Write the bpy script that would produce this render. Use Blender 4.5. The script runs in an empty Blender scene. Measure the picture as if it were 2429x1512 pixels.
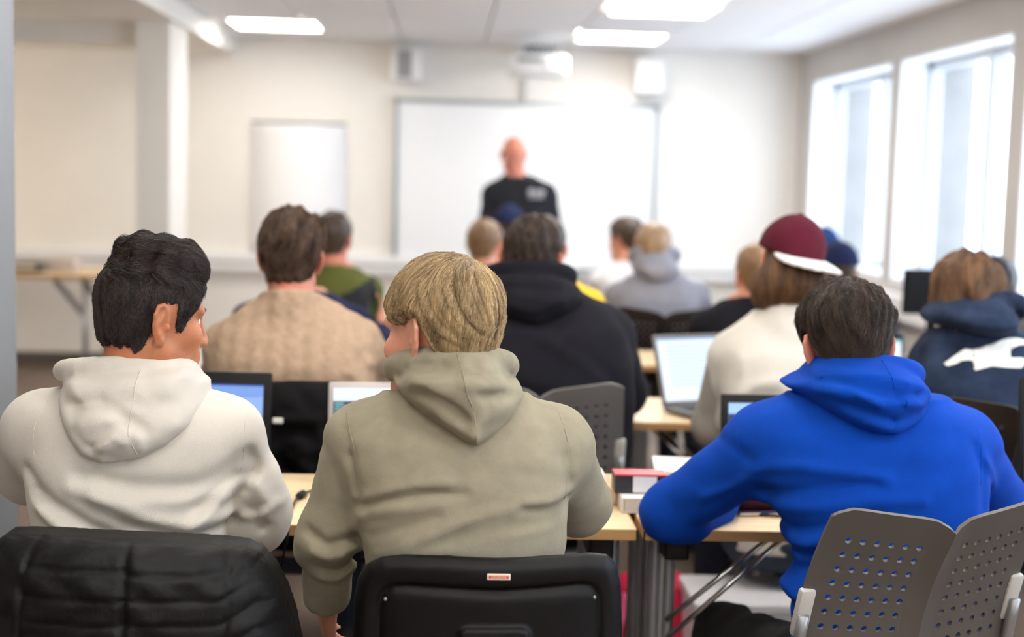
import bpy, bmesh, math, random
import numpy as np
from mathutils import Matrix, Vector

SC = bpy.context.scene
COL = SC.collection

# ------------------------------------------------------------------ camera, world, exposure
FPX, CXP, CYP = 3373.0, 1214.5, 756.0        # 50 mm on full frame, photograph 2429 x 1512
YAW, PITCH, ROLL = math.radians(2.8436), math.radians(5.7516), 0.026
CAM = np.array([0.0, 0.0, 1.5])
_f = np.array([math.sin(YAW)*math.cos(PITCH), math.cos(YAW)*math.cos(PITCH), -math.sin(PITCH)])
_r = np.array([math.cos(YAW), -math.sin(YAW), 0.0])
_u = np.cross(_r, _f)
_R = math.cos(ROLL)*_r + math.sin(ROLL)*_u
_U = -math.sin(ROLL)*_r + math.cos(ROLL)*_u


def P(px, py, Y):
    """the point of the room at depth Y (metres along the room) seen at pixel px, py"""
    d = _f*FPX + _R*(px-CXP) - _U*(py-CYP)
    return CAM + d*(Y/d[1])


def lin(r, g, b):
    def c(v):
        v /= 255.0
        return v/12.92 if v <= 0.04045 else ((v+0.055)/1.055)**2.4
    return (c(r), c(g), c(b), 1.0)


cam_d = bpy.data.cameras.new('camera')
cam = bpy.data.objects.new('camera', cam_d)
COL.objects.link(cam)
cam_d.sensor_width = 36.0
cam_d.sensor_fit = 'HORIZONTAL'
cam_d.lens = FPX/2429*36
cam_d.dof.use_dof = True
cam_d.dof.focus_distance = 2.52
cam_d.dof.aperture_fstop = 2.1
cam_d.dof.aperture_blades = 0
M = Matrix(((_R[0], _U[0], -_f[0], CAM[0]), (_R[1], _U[1], -_f[1], CAM[1]),
            (_R[2], _U[2], -_f[2], CAM[2]), (0, 0, 0, 1)))
cam.matrix_world = M
SC.camera = cam

w = bpy.data.worlds.new('overcast_sky')
SC.world = w
w.use_nodes = True
w.node_tree.nodes['Background'].inputs[0].default_value = lin(222, 236, 255)
w.node_tree.nodes['Background'].inputs[1].default_value = 5.0
vs = SC.view_settings
vs.view_transform = 'Standard'
vs.look = 'None'
vs.exposure = 0.25
vs.gamma = 1.0
vs.use_curve_mapping = False
SC.cycles.max_bounces = 8
SC.cycles.diffuse_bounces = 5
SC.cycles.use_denoising = True
SC.cycles.sample_clamp_indirect = 6.0
PANEL_POWER = 13.0          # emission strength of the ceiling panels

al = bpy.data.lights.new('left_wall_fill', 'AREA')      # unseen warm light added to brighten the wall left of the pillar
al.shape = 'DISK'
al.size = 1.1
al.energy = 17.0
al.color = (1.0, .86, .68)
alo = bpy.data.objects.new('left_wall_fill', al)
COL.objects.link(alo)
alo.location = (-4.35, 8.6, 1.15)
alo.rotation_euler = (math.radians(90), 0, math.radians(-50))

RNG = np.random.default_rng(7)
random.seed(7)


# ------------------------------------------------------------------ materials
def new_mat(name):
    m = bpy.data.materials.new(name)
    m.use_nodes = True
    nt = m.node_tree
    return m, nt, nt.nodes['Principled BSDF']


def nd(nt, t, **kw):
    n = nt.nodes.new(t)
    for k, v in kw.items():
        setattr(n, k, v)
    return n


def mat(name, col, rough=0.6, metal=0.0, var=0.0, vscale=8.0, bump=0.0, bscale=200.0, sheen=0.0,
        spec=0.5, sss=0.0, stretch=None, coat=0.0, var2=None):
    """principled material: base colour with noise variation, fine noise bump"""
    m, nt, b = new_mat(name)
    b.inputs['Base Color'].default_value = col
    b.inputs['Roughness'].default_value = rough
    b.inputs['Metallic'].default_value = metal
    b.inputs['Specular IOR Level'].default_value = spec
    b.inputs['Coat Weight'].default_value = coat
    if sheen:
        b.inputs['Sheen Weight'].default_value = sheen
        b.inputs['Sheen Roughness'].default_value = 0.5
        b.inputs['Sheen Tint'].default_value = col
    if sss:
        b.inputs['Subsurface Weight'].default_value = sss
        b.inputs['Subsurface Radius'].default_value = (0.012, 0.004, 0.002)
        b.inputs['Subsurface Scale'].default_value = 1.0
    tc = nd(nt, 'ShaderNodeTexCoord')
    vec = tc.outputs['Object']
    if stretch:
        mp = nd(nt, 'ShaderNodeMapping')
        mp.inputs['Scale'].default_value = stretch
        nt.links.new(vec, mp.inputs['Vector'])
        vec = mp.outputs['Vector']
    if var:
        n = nd(nt, 'ShaderNodeTexNoise')
        n.inputs['Scale'].default_value = vscale
        n.inputs['Detail'].default_value = 5.0
        n.inputs['Roughness'].default_value = 0.6
        nt.links.new(vec, n.inputs['Vector'])
        rp = nd(nt, 'ShaderNodeValToRGB')
        rp.color_ramp.elements[0].position = 0.3
        rp.color_ramp.elements[1].position = 0.7
        c0 = [max(0, c*(1-var)) for c in col[:3]] + [1]
        c1 = [min(1, c*(1+var)) for c in col[:3]] + [1]
        if var2:
            c1 = var2
        rp.color_ramp.elements[0].color = c0
        rp.color_ramp.elements[1].color = c1
        nt.links.new(n.outputs['Fac'], rp.inputs['Fac'])
        nt.links.new(rp.outputs['Color'], b.inputs['Base Color'])
    if bump:
        n2 = nd(nt, 'ShaderNodeTexNoise')
        n2.inputs['Scale'].default_value = bscale
        n2.inputs['Detail'].default_value = 3.0
        nt.links.new(vec, n2.inputs['Vector'])
        bp = nd(nt, 'ShaderNodeBump')
        bp.inputs['Strength'].default_value = bump
        bp.inputs['Distance'].default_value = 0.002
        nt.links.new(n2.outputs['Fac'], bp.inputs['Height'])
        nt.links.new(bp.outputs['Normal'], b.inputs['Normal'])
    return m


def emis(name, col, strength):
    m, nt, b = new_mat(name)
    b.inputs['Base Color'].default_value = (0.03, 0.03, 0.03, 1)
    b.inputs['Roughness'].default_value = 0.3
    b.inputs['Emission Color'].default_value = col
    b.inputs['Emission Strength'].default_value = strength
    return m


# ------------------------------------------------------------------ objects
def tag(o, label=None, cat=None, group=None, kind=None):
    if label:
        o['label'] = label
    if cat:
        o['category'] = cat
    if group:
        o['group'] = group
    if kind:
        o['kind'] = kind
    return o


def link(name, me, m=None, parent=None, loc=None, rotz=None, smooth=False):
    o = bpy.data.objects.new(name, me)
    COL.objects.link(o)
    if m is not None and me is not None:
        me.materials.clear()
        for q in (m if isinstance(m, (list, tuple)) else [m]):
            me.materials.append(q)
    if parent is not None:
        o.parent = parent
    if loc is not None:
        o.location = [float(v) for v in loc]
    if rotz is not None:
        o.rotation_euler = (0, 0, rotz)
    if smooth and me is not None:
        me.polygons.foreach_set('use_smooth', np.ones(len(me.polygons), bool))
    return o


def empty(name, loc=(0, 0, 0), rotz=0.0, **kw):
    o = link(name, None, loc=loc, rotz=rotz)
    o.empty_display_size = 0.1
    return tag(o, **kw)


def copy_tree(o, parent=None):
    c = o.copy()
    COL.objects.link(c)
    c.parent = parent
    for ch in list(o.children):
        copy_tree(ch, c)
    return c


class MB:
    """collects boxes, tubes and other shapes; build() links them as ONE mesh object"""
    def __init__(self):
        self.v, self.f = [], []

    def raw(self, v, f):
        n = len(self.v)
        self.v += [tuple(float(c) for c in q) for q in v]
        self.f += [tuple(i+n for i in q) for q in f]
        return self

    def box(self, lo, hi, bev=0.0, M=None):
        bm = bmesh.new()
        bmesh.ops.create_cube(bm, size=1.0)
        c = [(a+b)/2 for a, b in zip(lo, hi)]
        s = [abs(b-a) for a, b in zip(lo, hi)]
        for q in bm.verts:
            q.co = Vector((q.co.x*s[0]+c[0], q.co.y*s[1]+c[1], q.co.z*s[2]+c[2]))
        if bev:
            bmesh.ops.bevel(bm, geom=bm.edges[:], offset=min(bev, min(s)*0.45), segments=2, profile=0.5, affect='EDGES')
        self._bm(bm, M)
        return self

    def _bm(self, bm, M=None):
        bm.verts.index_update()
        v = [(M @ q.co if M is not None else q.co)[:] for q in bm.verts]
        f = [[q.index for q in fa.verts] for fa in bm.faces]
        bm.free()
        self.raw(v, f)

    def tube(self, pts, r, n=10, cap=True):
        pts = [Vector([float(c) for c in p]) for p in pts]
        rs = r if isinstance(r, (list, tuple)) else [r]*len(pts)
        v, f = [], []
        nrm = None
        for i, p in enumerate(pts):
            t = (pts[min(i+1, len(pts)-1)]-pts[max(i-1, 0)]).normalized()
            if nrm is None:
                nrm = t.orthogonal().normalized()
            else:
                nrm = (nrm - t*nrm.dot(t)).normalized()
            b = t.cross(nrm)
            for k in range(n):
                a = 2*math.pi*k/n
                v.append(p + (nrm*math.cos(a)+b*math.sin(a))*rs[i])
        for i in range(len(pts)-1):
            for k in range(n):
                k2 = (k+1) % n
                f.append((i*n+k, i*n+k2, (i+1)*n+k2, (i+1)*n+k))
        if cap:
            f.append(tuple(range(n))[::-1])
            f.append(tuple((len(pts)-1)*n+k for k in range(n)))
        return self.raw(v, f)

    def lathe(self, prof, n=24, c=(0, 0, 0)):
        v, f = [], []
        for (r, z) in prof:
            for k in range(n):
                a = 2*math.pi*k/n
                v.append((c[0]+r*math.cos(a), c[1]+r*math.sin(a), c[2]+z))
        for i in range(len(prof)-1):
            for k in range(n):
                k2 = (k+1) % n
                f.append((i*n+k, i*n+k2, (i+1)*n+k2, (i+1)*n+k))
        f.append(tuple(range(n))[::-1])
        f.append(tuple((len(prof)-1)*n+k for k in range(n)))
        return self.raw(v, f)

    def mesh(self, name='mesh'):
        me = bpy.data.meshes.new(name)
        me.from_pydata(self.v, [], self.f)
        me.update()
        return me

    def build(self, name, m, parent=None, loc=None, rotz=None, smooth=False, auto=False):
        o = link(name, self.mesh(name), m, parent, loc, rotz, smooth)
        if auto:
            o.data.polygons.foreach_set('use_smooth', np.ones(len(o.data.polygons), bool))
            try:
                o.data.set_sharp_from_angle(angle=math.radians(35))
            except Exception:
                pass
        return o


def catmull(pts, n=8):
    p = np.array(pts, float)
    p = np.vstack([2*p[0]-p[1], p, 2*p[-1]-p[-2]])
    out = []
    for i in range(1, len(p)-2):
        for t in np.linspace(0, 1, n, endpoint=False):
            a, b, c, d = p[i-1:i+3]
            out.append(0.5*((2*b)+(c-a)*t+(2*a-5*b+4*c-d)*t*t+(3*b-a-3*c+d)*t**3))
    out.append(p[-2])
    return np.array(out)


# ------------------------------------------------------------------ distance-field modelling
def axis(lo, hi, coarse, fine=()):
    out = [lo]
    while out[-1] < hi:
        p = out[-1]
        s = coarse
        for (a, b, h) in fine:
            if a <= p <= b:
                s = min(s, h)
            elif p < a:
                s = min(s, max(h, a-p+1e-4))
        out.append(p+s)
    return np.array(out, np.float32)


class Vol:
    def __init__(self, xs, ys, zs):
        self.a = [xs, ys, zs]
        self.f = np.ones((len(xs), len(ys), len(zs)), np.float32)

    def copy(self):
        v = Vol(*self.a)
        v.f = self.f.copy()
        return v

    def grid(self, lo=None, hi=None):
        sl = []
        for k in range(3):
            a = self.a[k]
            i0 = 0 if lo is None else int(np.searchsorted(a, lo[k]))
            i1 = len(a) if hi is None else int(np.searchsorted(a, hi[k]))
            sl.append(slice(i0, max(i1, i0)))
        X = self.a[0][sl[0]][:, None, None]
        Y = self.a[1][sl[1]][None, :, None]
        Z = self.a[2][sl[2]][None, None, :]
        return tuple(sl), X, Y, Z

    def add(self, prim, k=0.02, sub=False):
        fn, lo, hi = prim
        mg = k+0.025
        sl, X, Y, Z = self.grid([l-mg for l in lo], [h+mg for h in hi])
        cur = self.f[sl]
        if cur.size == 0:
            return self
        d = fn(X, Y, Z)
        if sub:
            h = np.maximum(k-np.abs(cur+d), 0)/max(k, 1e-6)
            self.f[sl] = np.maximum(cur, -d)+h*h*k/4
        else:
            h = np.maximum(k-np.abs(cur-d), 0)/max(k, 1e-6)
            self.f[sl] = np.minimum(cur, d)-h*h*k/4
        return self

    def disp(self, fn, lo=None, hi=None):
        sl, X, Y, Z = self.grid(lo, hi)
        if self.f[sl].size:
            self.f[sl] += fn(X, Y, Z).astype(np.float32)
        return self

    def cut(self, pt, n):
        """keeps the side the normal points away from"""
        n = np.array(n, float)
        n /= np.linalg.norm(n)
        sl, X, Y, Z = self.grid()
        d = (X-pt[0])*n[0]+(Y-pt[1])*n[1]+(Z-pt[2])*n[2]
        self.f = np.maximum(self.f, d.astype(np.float32))
        return self


def rc(a, b, ra, rb):
    a = np.array(a, float)
    b = np.array(b, float)
    ba = b-a
    L = max(float(ba@ba), 1e-9)
    m = max(ra, rb)

    def fn(X, Y, Z):
        px, py, pz = X-a[0], Y-a[1], Z-a[2]
        h = np.clip((px*ba[0]+py*ba[1]+pz*ba[2])/L, 0, 1)
        return np.sqrt((px-h*ba[0])**2+(py-h*ba[1])**2+(pz-h*ba[2])**2)-(ra+(rb-ra)*h)
    return fn, np.minimum(a, b)-m, np.maximum(a, b)+m


def ell(c, r, R=None):
    c = np.array(c, float)
    r = np.array(r, float)
    R = np.eye(3) if R is None else np.array(R)
    e = np.sqrt(((R*r[None, :])**2).sum(1))

    def fn(X, Y, Z):
        px, py, pz = X-c[0], Y-c[1], Z-c[2]
        q = [(px*R[0, i]+py*R[1, i]+pz*R[2, i]) for i in range(3)]
        k0 = np.sqrt((q[0]/r[0])**2+(q[1]/r[1])**2+(q[2]/r[2])**2)
        k1 = np.sqrt((q[0]/r[0]**2)**2+(q[1]/r[1]**2)**2+(q[2]/r[2]**2)**2)
        return k0*(k0-1)/np.maximum(k1, 1e-6)
    return fn, c-e, c+e


def smooth_interp(z, zs, v):
    """smooth monotone-ish interpolation through the levels"""
    zs = np.array(zs, float)
    v = np.array(v, float)
    o = np.argsort(zs)
    zs, v = zs[o], v[o]
    fine = np.linspace(zs[0], zs[-1], 160)
    q = np.interp(fine, zs, v)
    ker = np.hanning(15)
    ker /= ker.sum()
    q = np.convolve(np.pad(q, 7, mode='edge'), ker, 'valid')
    return np.interp(z, fine, q)


def stack(levels, p=2.4, grow=0.0):
    """levels: rows (z, cx, rx, cy, ry)"""
    L = np.array(levels, float)
    z0, z1 = L[:, 0].min(), L[:, 0].max()
    mr = L[:, 2].max()+abs(grow)
    my = L[:, 4].max()+abs(grow)
    lo = np.array([L[:, 1].min()-mr, L[:, 3].min()-my, z0])
    hi = np.array([L[:, 1].max()+mr, L[:, 3].max()+my, z1])

    def fn(X, Y, Z):
        z = Z.ravel()
        q = [smooth_interp(z, L[:, 0], L[:, i]).astype(np.float32)[None, None, :] for i in (1, 2, 3, 4)]
        rx = np.maximum(q[1]+grow, 0.01)
        ry = np.maximum(q[3]+grow, 0.01)
        u = np.abs(X-q[0])/rx+1e-5
        v = np.abs(Y-q[2])/ry+1e-5
        g = (u**p+v**p)**(1/p)
        gr = np.sqrt((u**(p-1)/rx)**2+(v**(p-1)/ry)**2)/g**(p-1)
        d = (g-1)/np.maximum(gr, 1e-3)
        return np.maximum(d, np.maximum(Z-z1, z0-Z))
    return fn, lo, hi


def surfnet(vol, smooth=1):
    f = vol.f
    ins = f < 0
    nx, ny, nz = f.shape
    s = np.zeros((nx-1, ny-1, nz-1), np.uint8)
    for i in (0, 1):
        for j in (0, 1):
            for k in (0, 1):
                s += ins[i:nx-1+i, j:ny-1+j, k:nz-1+k]
    act = (s > 0) & (s < 8)
    I, J, K = np.nonzero(act)
    N = len(I)
    if N == 0:
        return np.zeros((0, 3)), np.zeros((0, 4), int)
    cid = np.full(act.shape, -1, np.int32)
    cid[I, J, K] = np.arange(N)
    c = {}
    for i in (0, 1):
        for j in (0, 1):
            for k in (0, 1):
                c[(i, j, k)] = f[I+i, J+j, K+k]
    acc = np.zeros((N, 3))
    cnt = np.zeros(N)
    for ax in range(3):
        for u in (0, 1):
            for v in (0, 1):
                p0 = [0, 0, 0]
                o = [q for q in range(3) if q != ax]
                p0[o[0]], p0[o[1]] = u, v
                p1 = list(p0)
                p1[ax] = 1
                a, b = c[tuple(p0)], c[tuple(p1)]
                m = (a < 0) != (b < 0)
                t = np.where(m, a/np.where(m, a-b, 1), 0)
                q = np.array(p0, float)[None, :].repeat(N, 0)
                q[:, ax] = t
                acc += q*m[:, None]
                cnt += m
    loc = acc/cnt[:, None]
    V = np.zeros((N, 3))
    for ax, ii in enumerate((I, J, K)):
        a = vol.a[ax]
        V[:, ax] = a[ii]+(a[ii+1]-a[ii])*loc[:, ax]
    quads = []
    for ax in range(3):
        sl0 = [slice(None)]*3
        sl1 = [slice(None)]*3
        sl0[ax] = slice(0, -1)
        sl1[ax] = slice(1, None)
        A, B = ins[tuple(sl0)], ins[tuple(sl1)]
        e = A != B
        o = [q for q in range(3) if q != ax]
        # interior edges only
        idx = np.array(np.nonzero(e))
        ok = np.ones(idx.shape[1], bool)
        for q in o:
            ok &= (idx[q] > 0) & (idx[q] < f.shape[q]-1)
        idx = idx[:, ok]
        flip = A[tuple(idx)]
        cs = []
        for (du, dv) in ((-1, -1), (0, -1), (0, 0), (-1, 0)):
            q = idx.copy()
            q[o[0]] += du
            q[o[1]] += dv
            cs.append(cid[tuple(q)])
        Q = np.stack(cs, 1)
        if ax == 1:
            flip = ~flip
        Q = np.where(flip[:, None], Q, Q[:, ::-1])
        quads.append(Q)
    Q = np.vstack(quads)
    for _ in range(smooth):
        S = np.zeros_like(V)
        n = np.zeros(N)
        for a in range(4):
            i, j = Q[:, a], Q[:, (a+1) % 4]
            for ax in range(3):
                S[:, ax] += np.bincount(i, V[j, ax], N)+np.bincount(j, V[i, ax], N)
            n += np.bincount(i, minlength=N)+np.bincount(j, minlength=N)
        V = V*0.5+0.5*S/np.maximum(n, 1)[:, None]
    return V, Q


def np_mesh(name, V, Q):
    me = bpy.data.meshes.new(name)
    n, m = len(V), len(Q)
    k = Q.shape[1] if m else 4
    me.vertices.add(n)
    me.vertices.foreach_set('co', np.ascontiguousarray(V, np.float32).ravel())
    me.loops.add(m*k)
    me.loops.foreach_set('vertex_index', np.ascontiguousarray(Q, np.int32).ravel())
    me.polygons.add(m)
    me.polygons.foreach_set('loop_start', np.arange(0, m*k, k, dtype=np.int32))
    me.polygons.foreach_set('use_smooth', np.ones(m, bool))
    me.update(calc_edges=True)
    me.validate()
    return me


def largest_island(V, Q):
    lab = np.arange(len(V))
    while True:
        m = lab[Q].min(1)
        new = lab.copy()
        for k in range(4):
            np.minimum.at(new, Q[:, k], m)
        new = new[new]
        if (new == lab).all():
            break
        lab = new
    best = np.bincount(lab).argmax()
    Q = Q[lab[Q[:, 0]] == best]
    use = np.zeros(len(V), bool)
    use[Q] = True
    idx = np.cumsum(use)-1
    return V[use], idx[Q]


def vol_obj(name, vol, m, parent=None, loc=None, smooth=1, largest=False, **kw):
    V, Q = surfnet(vol, smooth)
    if largest:
        V, Q = largest_island(V, Q)
    return tag(link(name, np_mesh(name, V, Q), m, parent, loc), **kw)


def seg2(X, Z, pts):
    """distance in the x-z plane to a polyline, and position along it 0..1"""
    best = None
    for (a, b) in zip(pts[:-1], pts[1:]):
        dx, dz = b[0]-a[0], b[1]-a[1]
        L = dx*dx+dz*dz+1e-12
        h = np.clip(((X-a[0])*dx+(Z-a[1])*dz)/L, 0, 1)
        d = np.sqrt((X-a[0]-h*dx)**2+(Z-a[1]-h*dz)**2)
        best = d if best is None else np.minimum(best, d)
    return best


def poly_sd(X, Z, poly):
    """signed distance to a polygon in x-z, positive inside"""
    d = None
    ins = np.zeros(np.broadcast(X, Z).shape, bool)
    n = len(poly)
    for i in range(n):
        a, b = poly[i], poly[(i+1) % n]
        q = seg2(X, Z, [a, b])
        d = q if d is None else np.minimum(d, q)
        if abs(b[1]-a[1]) > 1e-9:
            c = ((a[1] > Z) != (b[1] > Z)) & (X < (b[0]-a[0])*(Z-a[1])/(b[1]-a[1])+a[0])
            ins ^= c
    return np.where(ins, d, -d)


def sstep(a, b, x):
    t = np.clip((x-a)/(b-a), 0, 1)
    return t*t*(3-2*t)
# ------------------------------------------------------------------ the room
D, H, XR, XL = 10.7, 2.472, 2.655, -4.6
YB = -1.6
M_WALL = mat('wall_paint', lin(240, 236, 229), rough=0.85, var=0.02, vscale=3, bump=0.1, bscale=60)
M_WALLCOOL = mat('wall_paint_shaded', lin(192, 188, 184), rough=0.85, var=0.02, vscale=3)  # window wall: its backlit shade is put into this greyer colour
M_CEIL = mat('ceiling_tile', lin(242, 241, 241), rough=0.9, var=0.03, vscale=40, bump=0.3, bscale=150)
M_GRID = mat('ceiling_grid', lin(228, 226, 225), rough=0.5)
M_FLOOR = mat('floor_lino', lin(124, 106, 94), rough=0.4, var=0.12, vscale=6, bump=0.05, bscale=40)
M_WHITE = mat('white_lacquer', lin(240, 240, 240), rough=0.35, var=0.01)
M_SILL = mat('window_reveal', lin(240, 243, 246), rough=0.5)
M_OUT = mat('outer_wall', lin(150, 148, 146), rough=0.9, var=0.08, vscale=5)
M_BASE = mat('baseboard_grey', lin(92, 84, 78), rough=0.5)


def structure(name, mb, m, **kw):
    o = mb.build(name, m)
    o['kind'] = 'structure'
    for k, v in kw.items():
        o[k] = v
    return o


structure('floor', MB().box((XL, YB, -.1), (XR, D, 0)), M_FLOOR)
structure('wall_front', MB().box((XL-.2, D, 0), (XR+.35, D+.2, H+.3)), M_WALL)
structure('wall_left', MB().box((XL-.2, YB, 0), (XL, D, H+.3)), M_WALL)
structure('wall_back', MB().box((XL-.2, YB-.2, 0), (XR+.35, YB, H+.3)), M_WALL)

# ceiling: slab, grid and lay-in tiles
ceil = structure('ceiling', MB().box((XL, YB, H+.012), (XR, D, H+.3)), M_GRID)
SOFX, SOFZ = -1.556, 2.332
TW, TD = .6, .6
tile_me = MB().box((-TW/2+.005, -TD/2+.005, -.012), (TW/2-.005, TD/2-.005, .004), .003).mesh('tile')
tile_me.materials.append(M_CEIL)
panels = []
for (a, b) in (((1433, -8), (1700, 16)), ((1372, 80), (1575, 80)), ((545, 48), (752, 50))):
    panels.append(None)
TY0 = D-.02
PAN = {(1.30, 0): 1}
lights = []


def tile_at(x, y):
    o = bpy.data.objects.new('tile', tile_me)
    COL.objects.link(o)
    o.parent = ceil
    o.location = (x, y, H)


def ray_z(px, py, z):
    d = _f*FPX + _R*(px-CXP) - _U*(py-CYP)
    t = (z-CAM[2])/d[2]
    return CAM+d*t


LP = [ray_z(1472, 80, H), ray_z(1574, 12, H), ray_z(655, 49, H)]
print('LIGHTS', LP)
TX0 = LP[0][0]
ny = int((D-YB)/TD)
LYS = {}
pan_cells = set()
for q in LP:
    pan_cells.add((round((q[0]-TX0)/TW), round((D-TD/2-q[1])/TD)))
extra_cells = set()
for i in (-3, 0, 3):
    for j in (5, 9):
        extra_cells.add((i, j))
for i in (-3, -1, 1, 3):
    for j in (12, 15, 18):
        extra_cells.add((i, j))
M_PANEL = emis('light_panel_glow', lin(255, 250, 240), PANEL_POWER)
panel_fr = MB()
panel_fr.box((-.29, -.29, -.02), (.29, -.275, .0)).box((-.29, .275, -.02), (.29, .29, .0)).box((-.29, -.275, -.02), (-.275, .275, 0)).box((.275, -.275, -.02), (.29, .275, 0))
panel_fr = panel_fr.mesh('frame')
panel_fr.materials.append(M_WHITE)
panel_df = MB().box((-.275, -.275, -.012), (.275, .275, -.004)).mesh('diffuser')
panel_df.materials.append(M_PANEL)


M_PANEL2 = emis('light_panel_front', lin(255, 250, 242), PANEL_POWER*1.5)
panel_df2 = panel_df.copy()
panel_df2.materials.clear()
panel_df2.materials.append(M_PANEL2)


def light_panel(x, y, label, df=None):
    e = empty('ceiling_light', (x, y, H-.012), label=label, cat='ceiling light', group='recessed ceiling light panels')
    for n, me in (('frame', panel_fr), ('diffuser', df or panel_df)):
        o = bpy.data.objects.new(n, me)
        COL.objects.link(o)
        o.parent = e


for i in range(-9, 7):
    for j in range(ny+1):
        x, y = TX0+i*TW, D-TD/2-j*TD
        if (i, j) in pan_cells or (i, j) in extra_cells:
            continue
        if x-TW/2 > XR-.02 or x+TW/2 < SOFX or y < YB:
            continue
        tile_at(x, y)
for (q, lb) in zip(LP, ('bright ceiling light panel nearest the projector, below the other one on its side',
                        'bright ceiling light panel cut by the top edge of the picture',
                        'bright ceiling light panel beside the white soffit edge')):
    light_panel(q[0], q[1], lb, panel_df2)
for (i, j) in sorted(extra_cells):
    x, y = TX0+i*TW, D-TD/2-j*TD
    if x+TW/2 > SOFX and x+.3 < XR:
        light_panel(x, y, 'ceiling light panel above %s, %s' % ({5: 'the fourth row of tables', 9: 'the second row of tables', 12: 'the front row of tables', 15: 'the chairs of the front row', 18: 'the back of the room'}[j], {-3: 'wall side', -1: 'left of the middle', 0: 'in the middle', 1: 'right of the middle', 3: 'window side'}[i]))

# lowered soffit on the left, with the beam by the pillar
structure('ceiling_soffit', MB().box((XL, YB, SOFZ), (SOFX, D, H+.3)), M_WALL)
c0 = P(322, 300, 8.4)[0]
c1 = P(402, 300, 8.4)[0]
structure('wall_pillar', MB().box((c0, 8.4, 0), (c1, 8.95, SOFZ)), M_WALL)
bz = P(200, 110, 8.5)[2]
structure('ceiling_beam', MB().box((XL, 8.5, 2.20), (c0, 8.8, SOFZ)), M_WALL)
# wall end close to the camera, far left
xe = P(38, 700, 3.62)[0]
structure('wall_end', MB().box((xe-1.6, 3.35, 0), (xe, 3.62, SOFZ)), mat('grey_post_paint', lin(132, 134, 138), rough=.7, var=.02))
# baseboards
structure('baseboard_front', MB().box((XL, D-.018, 0), (XR, D, .1), .004), M_BASE)
structure('baseboard_right', MB().box((XR-.018, YB, 0), (XR, D-.02, .1), .004), M_BASE)
# dado trunking along the front and window walls
tr = MB().box((XL, D-.07, .735), (XR, D, .875), .008)
structure('trim_1', tr, M_WHITE)
tl = MB().box((XL, D-.078, .795), (XR, D-.07, .815), .002)
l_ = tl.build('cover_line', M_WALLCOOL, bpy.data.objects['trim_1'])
structure('trim_2', MB().box((XR-.07, YB, .735), (XR, D-.08, .875), .008), M_WHITE)

# window wall with openings
WZ0, WZ1 = .95, 2.232
RV, OUTD = .17, .42
w1 = (P(2110, 155, 8.5), 8.49, 10.30)
wins = [(8.49, 10.30), (6.66, 8.31), (4.83, 6.48), (3.0, 4.65), (1.17, 2.82), (-.66, .99)]
wb = MB()
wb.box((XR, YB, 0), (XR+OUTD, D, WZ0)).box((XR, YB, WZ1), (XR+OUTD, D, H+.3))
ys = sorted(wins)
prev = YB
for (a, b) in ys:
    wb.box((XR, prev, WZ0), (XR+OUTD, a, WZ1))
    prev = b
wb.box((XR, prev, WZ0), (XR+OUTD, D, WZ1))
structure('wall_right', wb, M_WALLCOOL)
M_GLASS, nt, b = new_mat('window_glass')
b.inputs['Transmission Weight'].default_value = 1.0
b.inputs['Roughness'].default_value = 0.0
b.inputs['IOR'].default_value = 1.0
b.inputs['Base Color'].default_value = (.96, .98, .98, 1)
M_FRAMEW = mat('window_frame_paint', lin(205, 212, 220), rough=0.4)
for n, (a, b) in enumerate(wins):
    o = structure('window_%d' % (n+1), MB().box((XR-.005, a+.002, WZ0-.02), (XR+RV+.06, b-.002, WZ0+.012), .005)
                  .box((XR+.001, a-.0, WZ0), (XR+RV, a+.012, WZ1)).box((XR+.001, b-.012, WZ0), (XR+RV, b, WZ1))
                  .box((XR+.001, a, WZ1-.012), (XR+RV, b, WZ1)), M_SILL)
    x0, x1 = XR+RV, XR+RV+.06
    fr = MB().box((x0, a, WZ0), (x1, a+.06, WZ1)).box((x0, b-.06, WZ0), (x1, b, WZ1))
    fr.box((x0, a, WZ0), (x1, b, WZ0+.06)).box((x0, a, WZ1-.06), (x1, b, WZ1))
    fr.build('window_frame', M_FRAMEW, o)
    mid = a+.68
    MB().box((x0-.01, mid-.045, WZ0), (x1+.01, mid+.045, WZ1), .004).build('mullion', M_FRAMEW, o)
    for (p0, p1) in ((a+.06, mid-.045), (mid+.045, b-.06)):
        MB().box((x0+.025, p0, WZ0+.06), (x0+.029, p1, WZ1-.06)).build('pane', M_GLASS, o)
    # outer reveal of the facade
    MB().box((x1, b-.03, WZ0-.02), (XR+OUTD+.02, b+.02, WZ1)).build('outer_jamb', M_OUT, o)
    li = bpy.data.lights.new('portal', 'AREA')
    li.shape = 'RECTANGLE'
    li.size, li.size_y = WZ1-WZ0, b-a
    li.cycles.is_portal = True
    lo = bpy.data.objects.new('sky_portal', li)
    COL.objects.link(lo)
    lo.location = (XR+OUTD+.03, (a+b)/2, (WZ0+WZ1)/2)
    lo.rotation_euler = (0, math.radians(90), 0)

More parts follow.
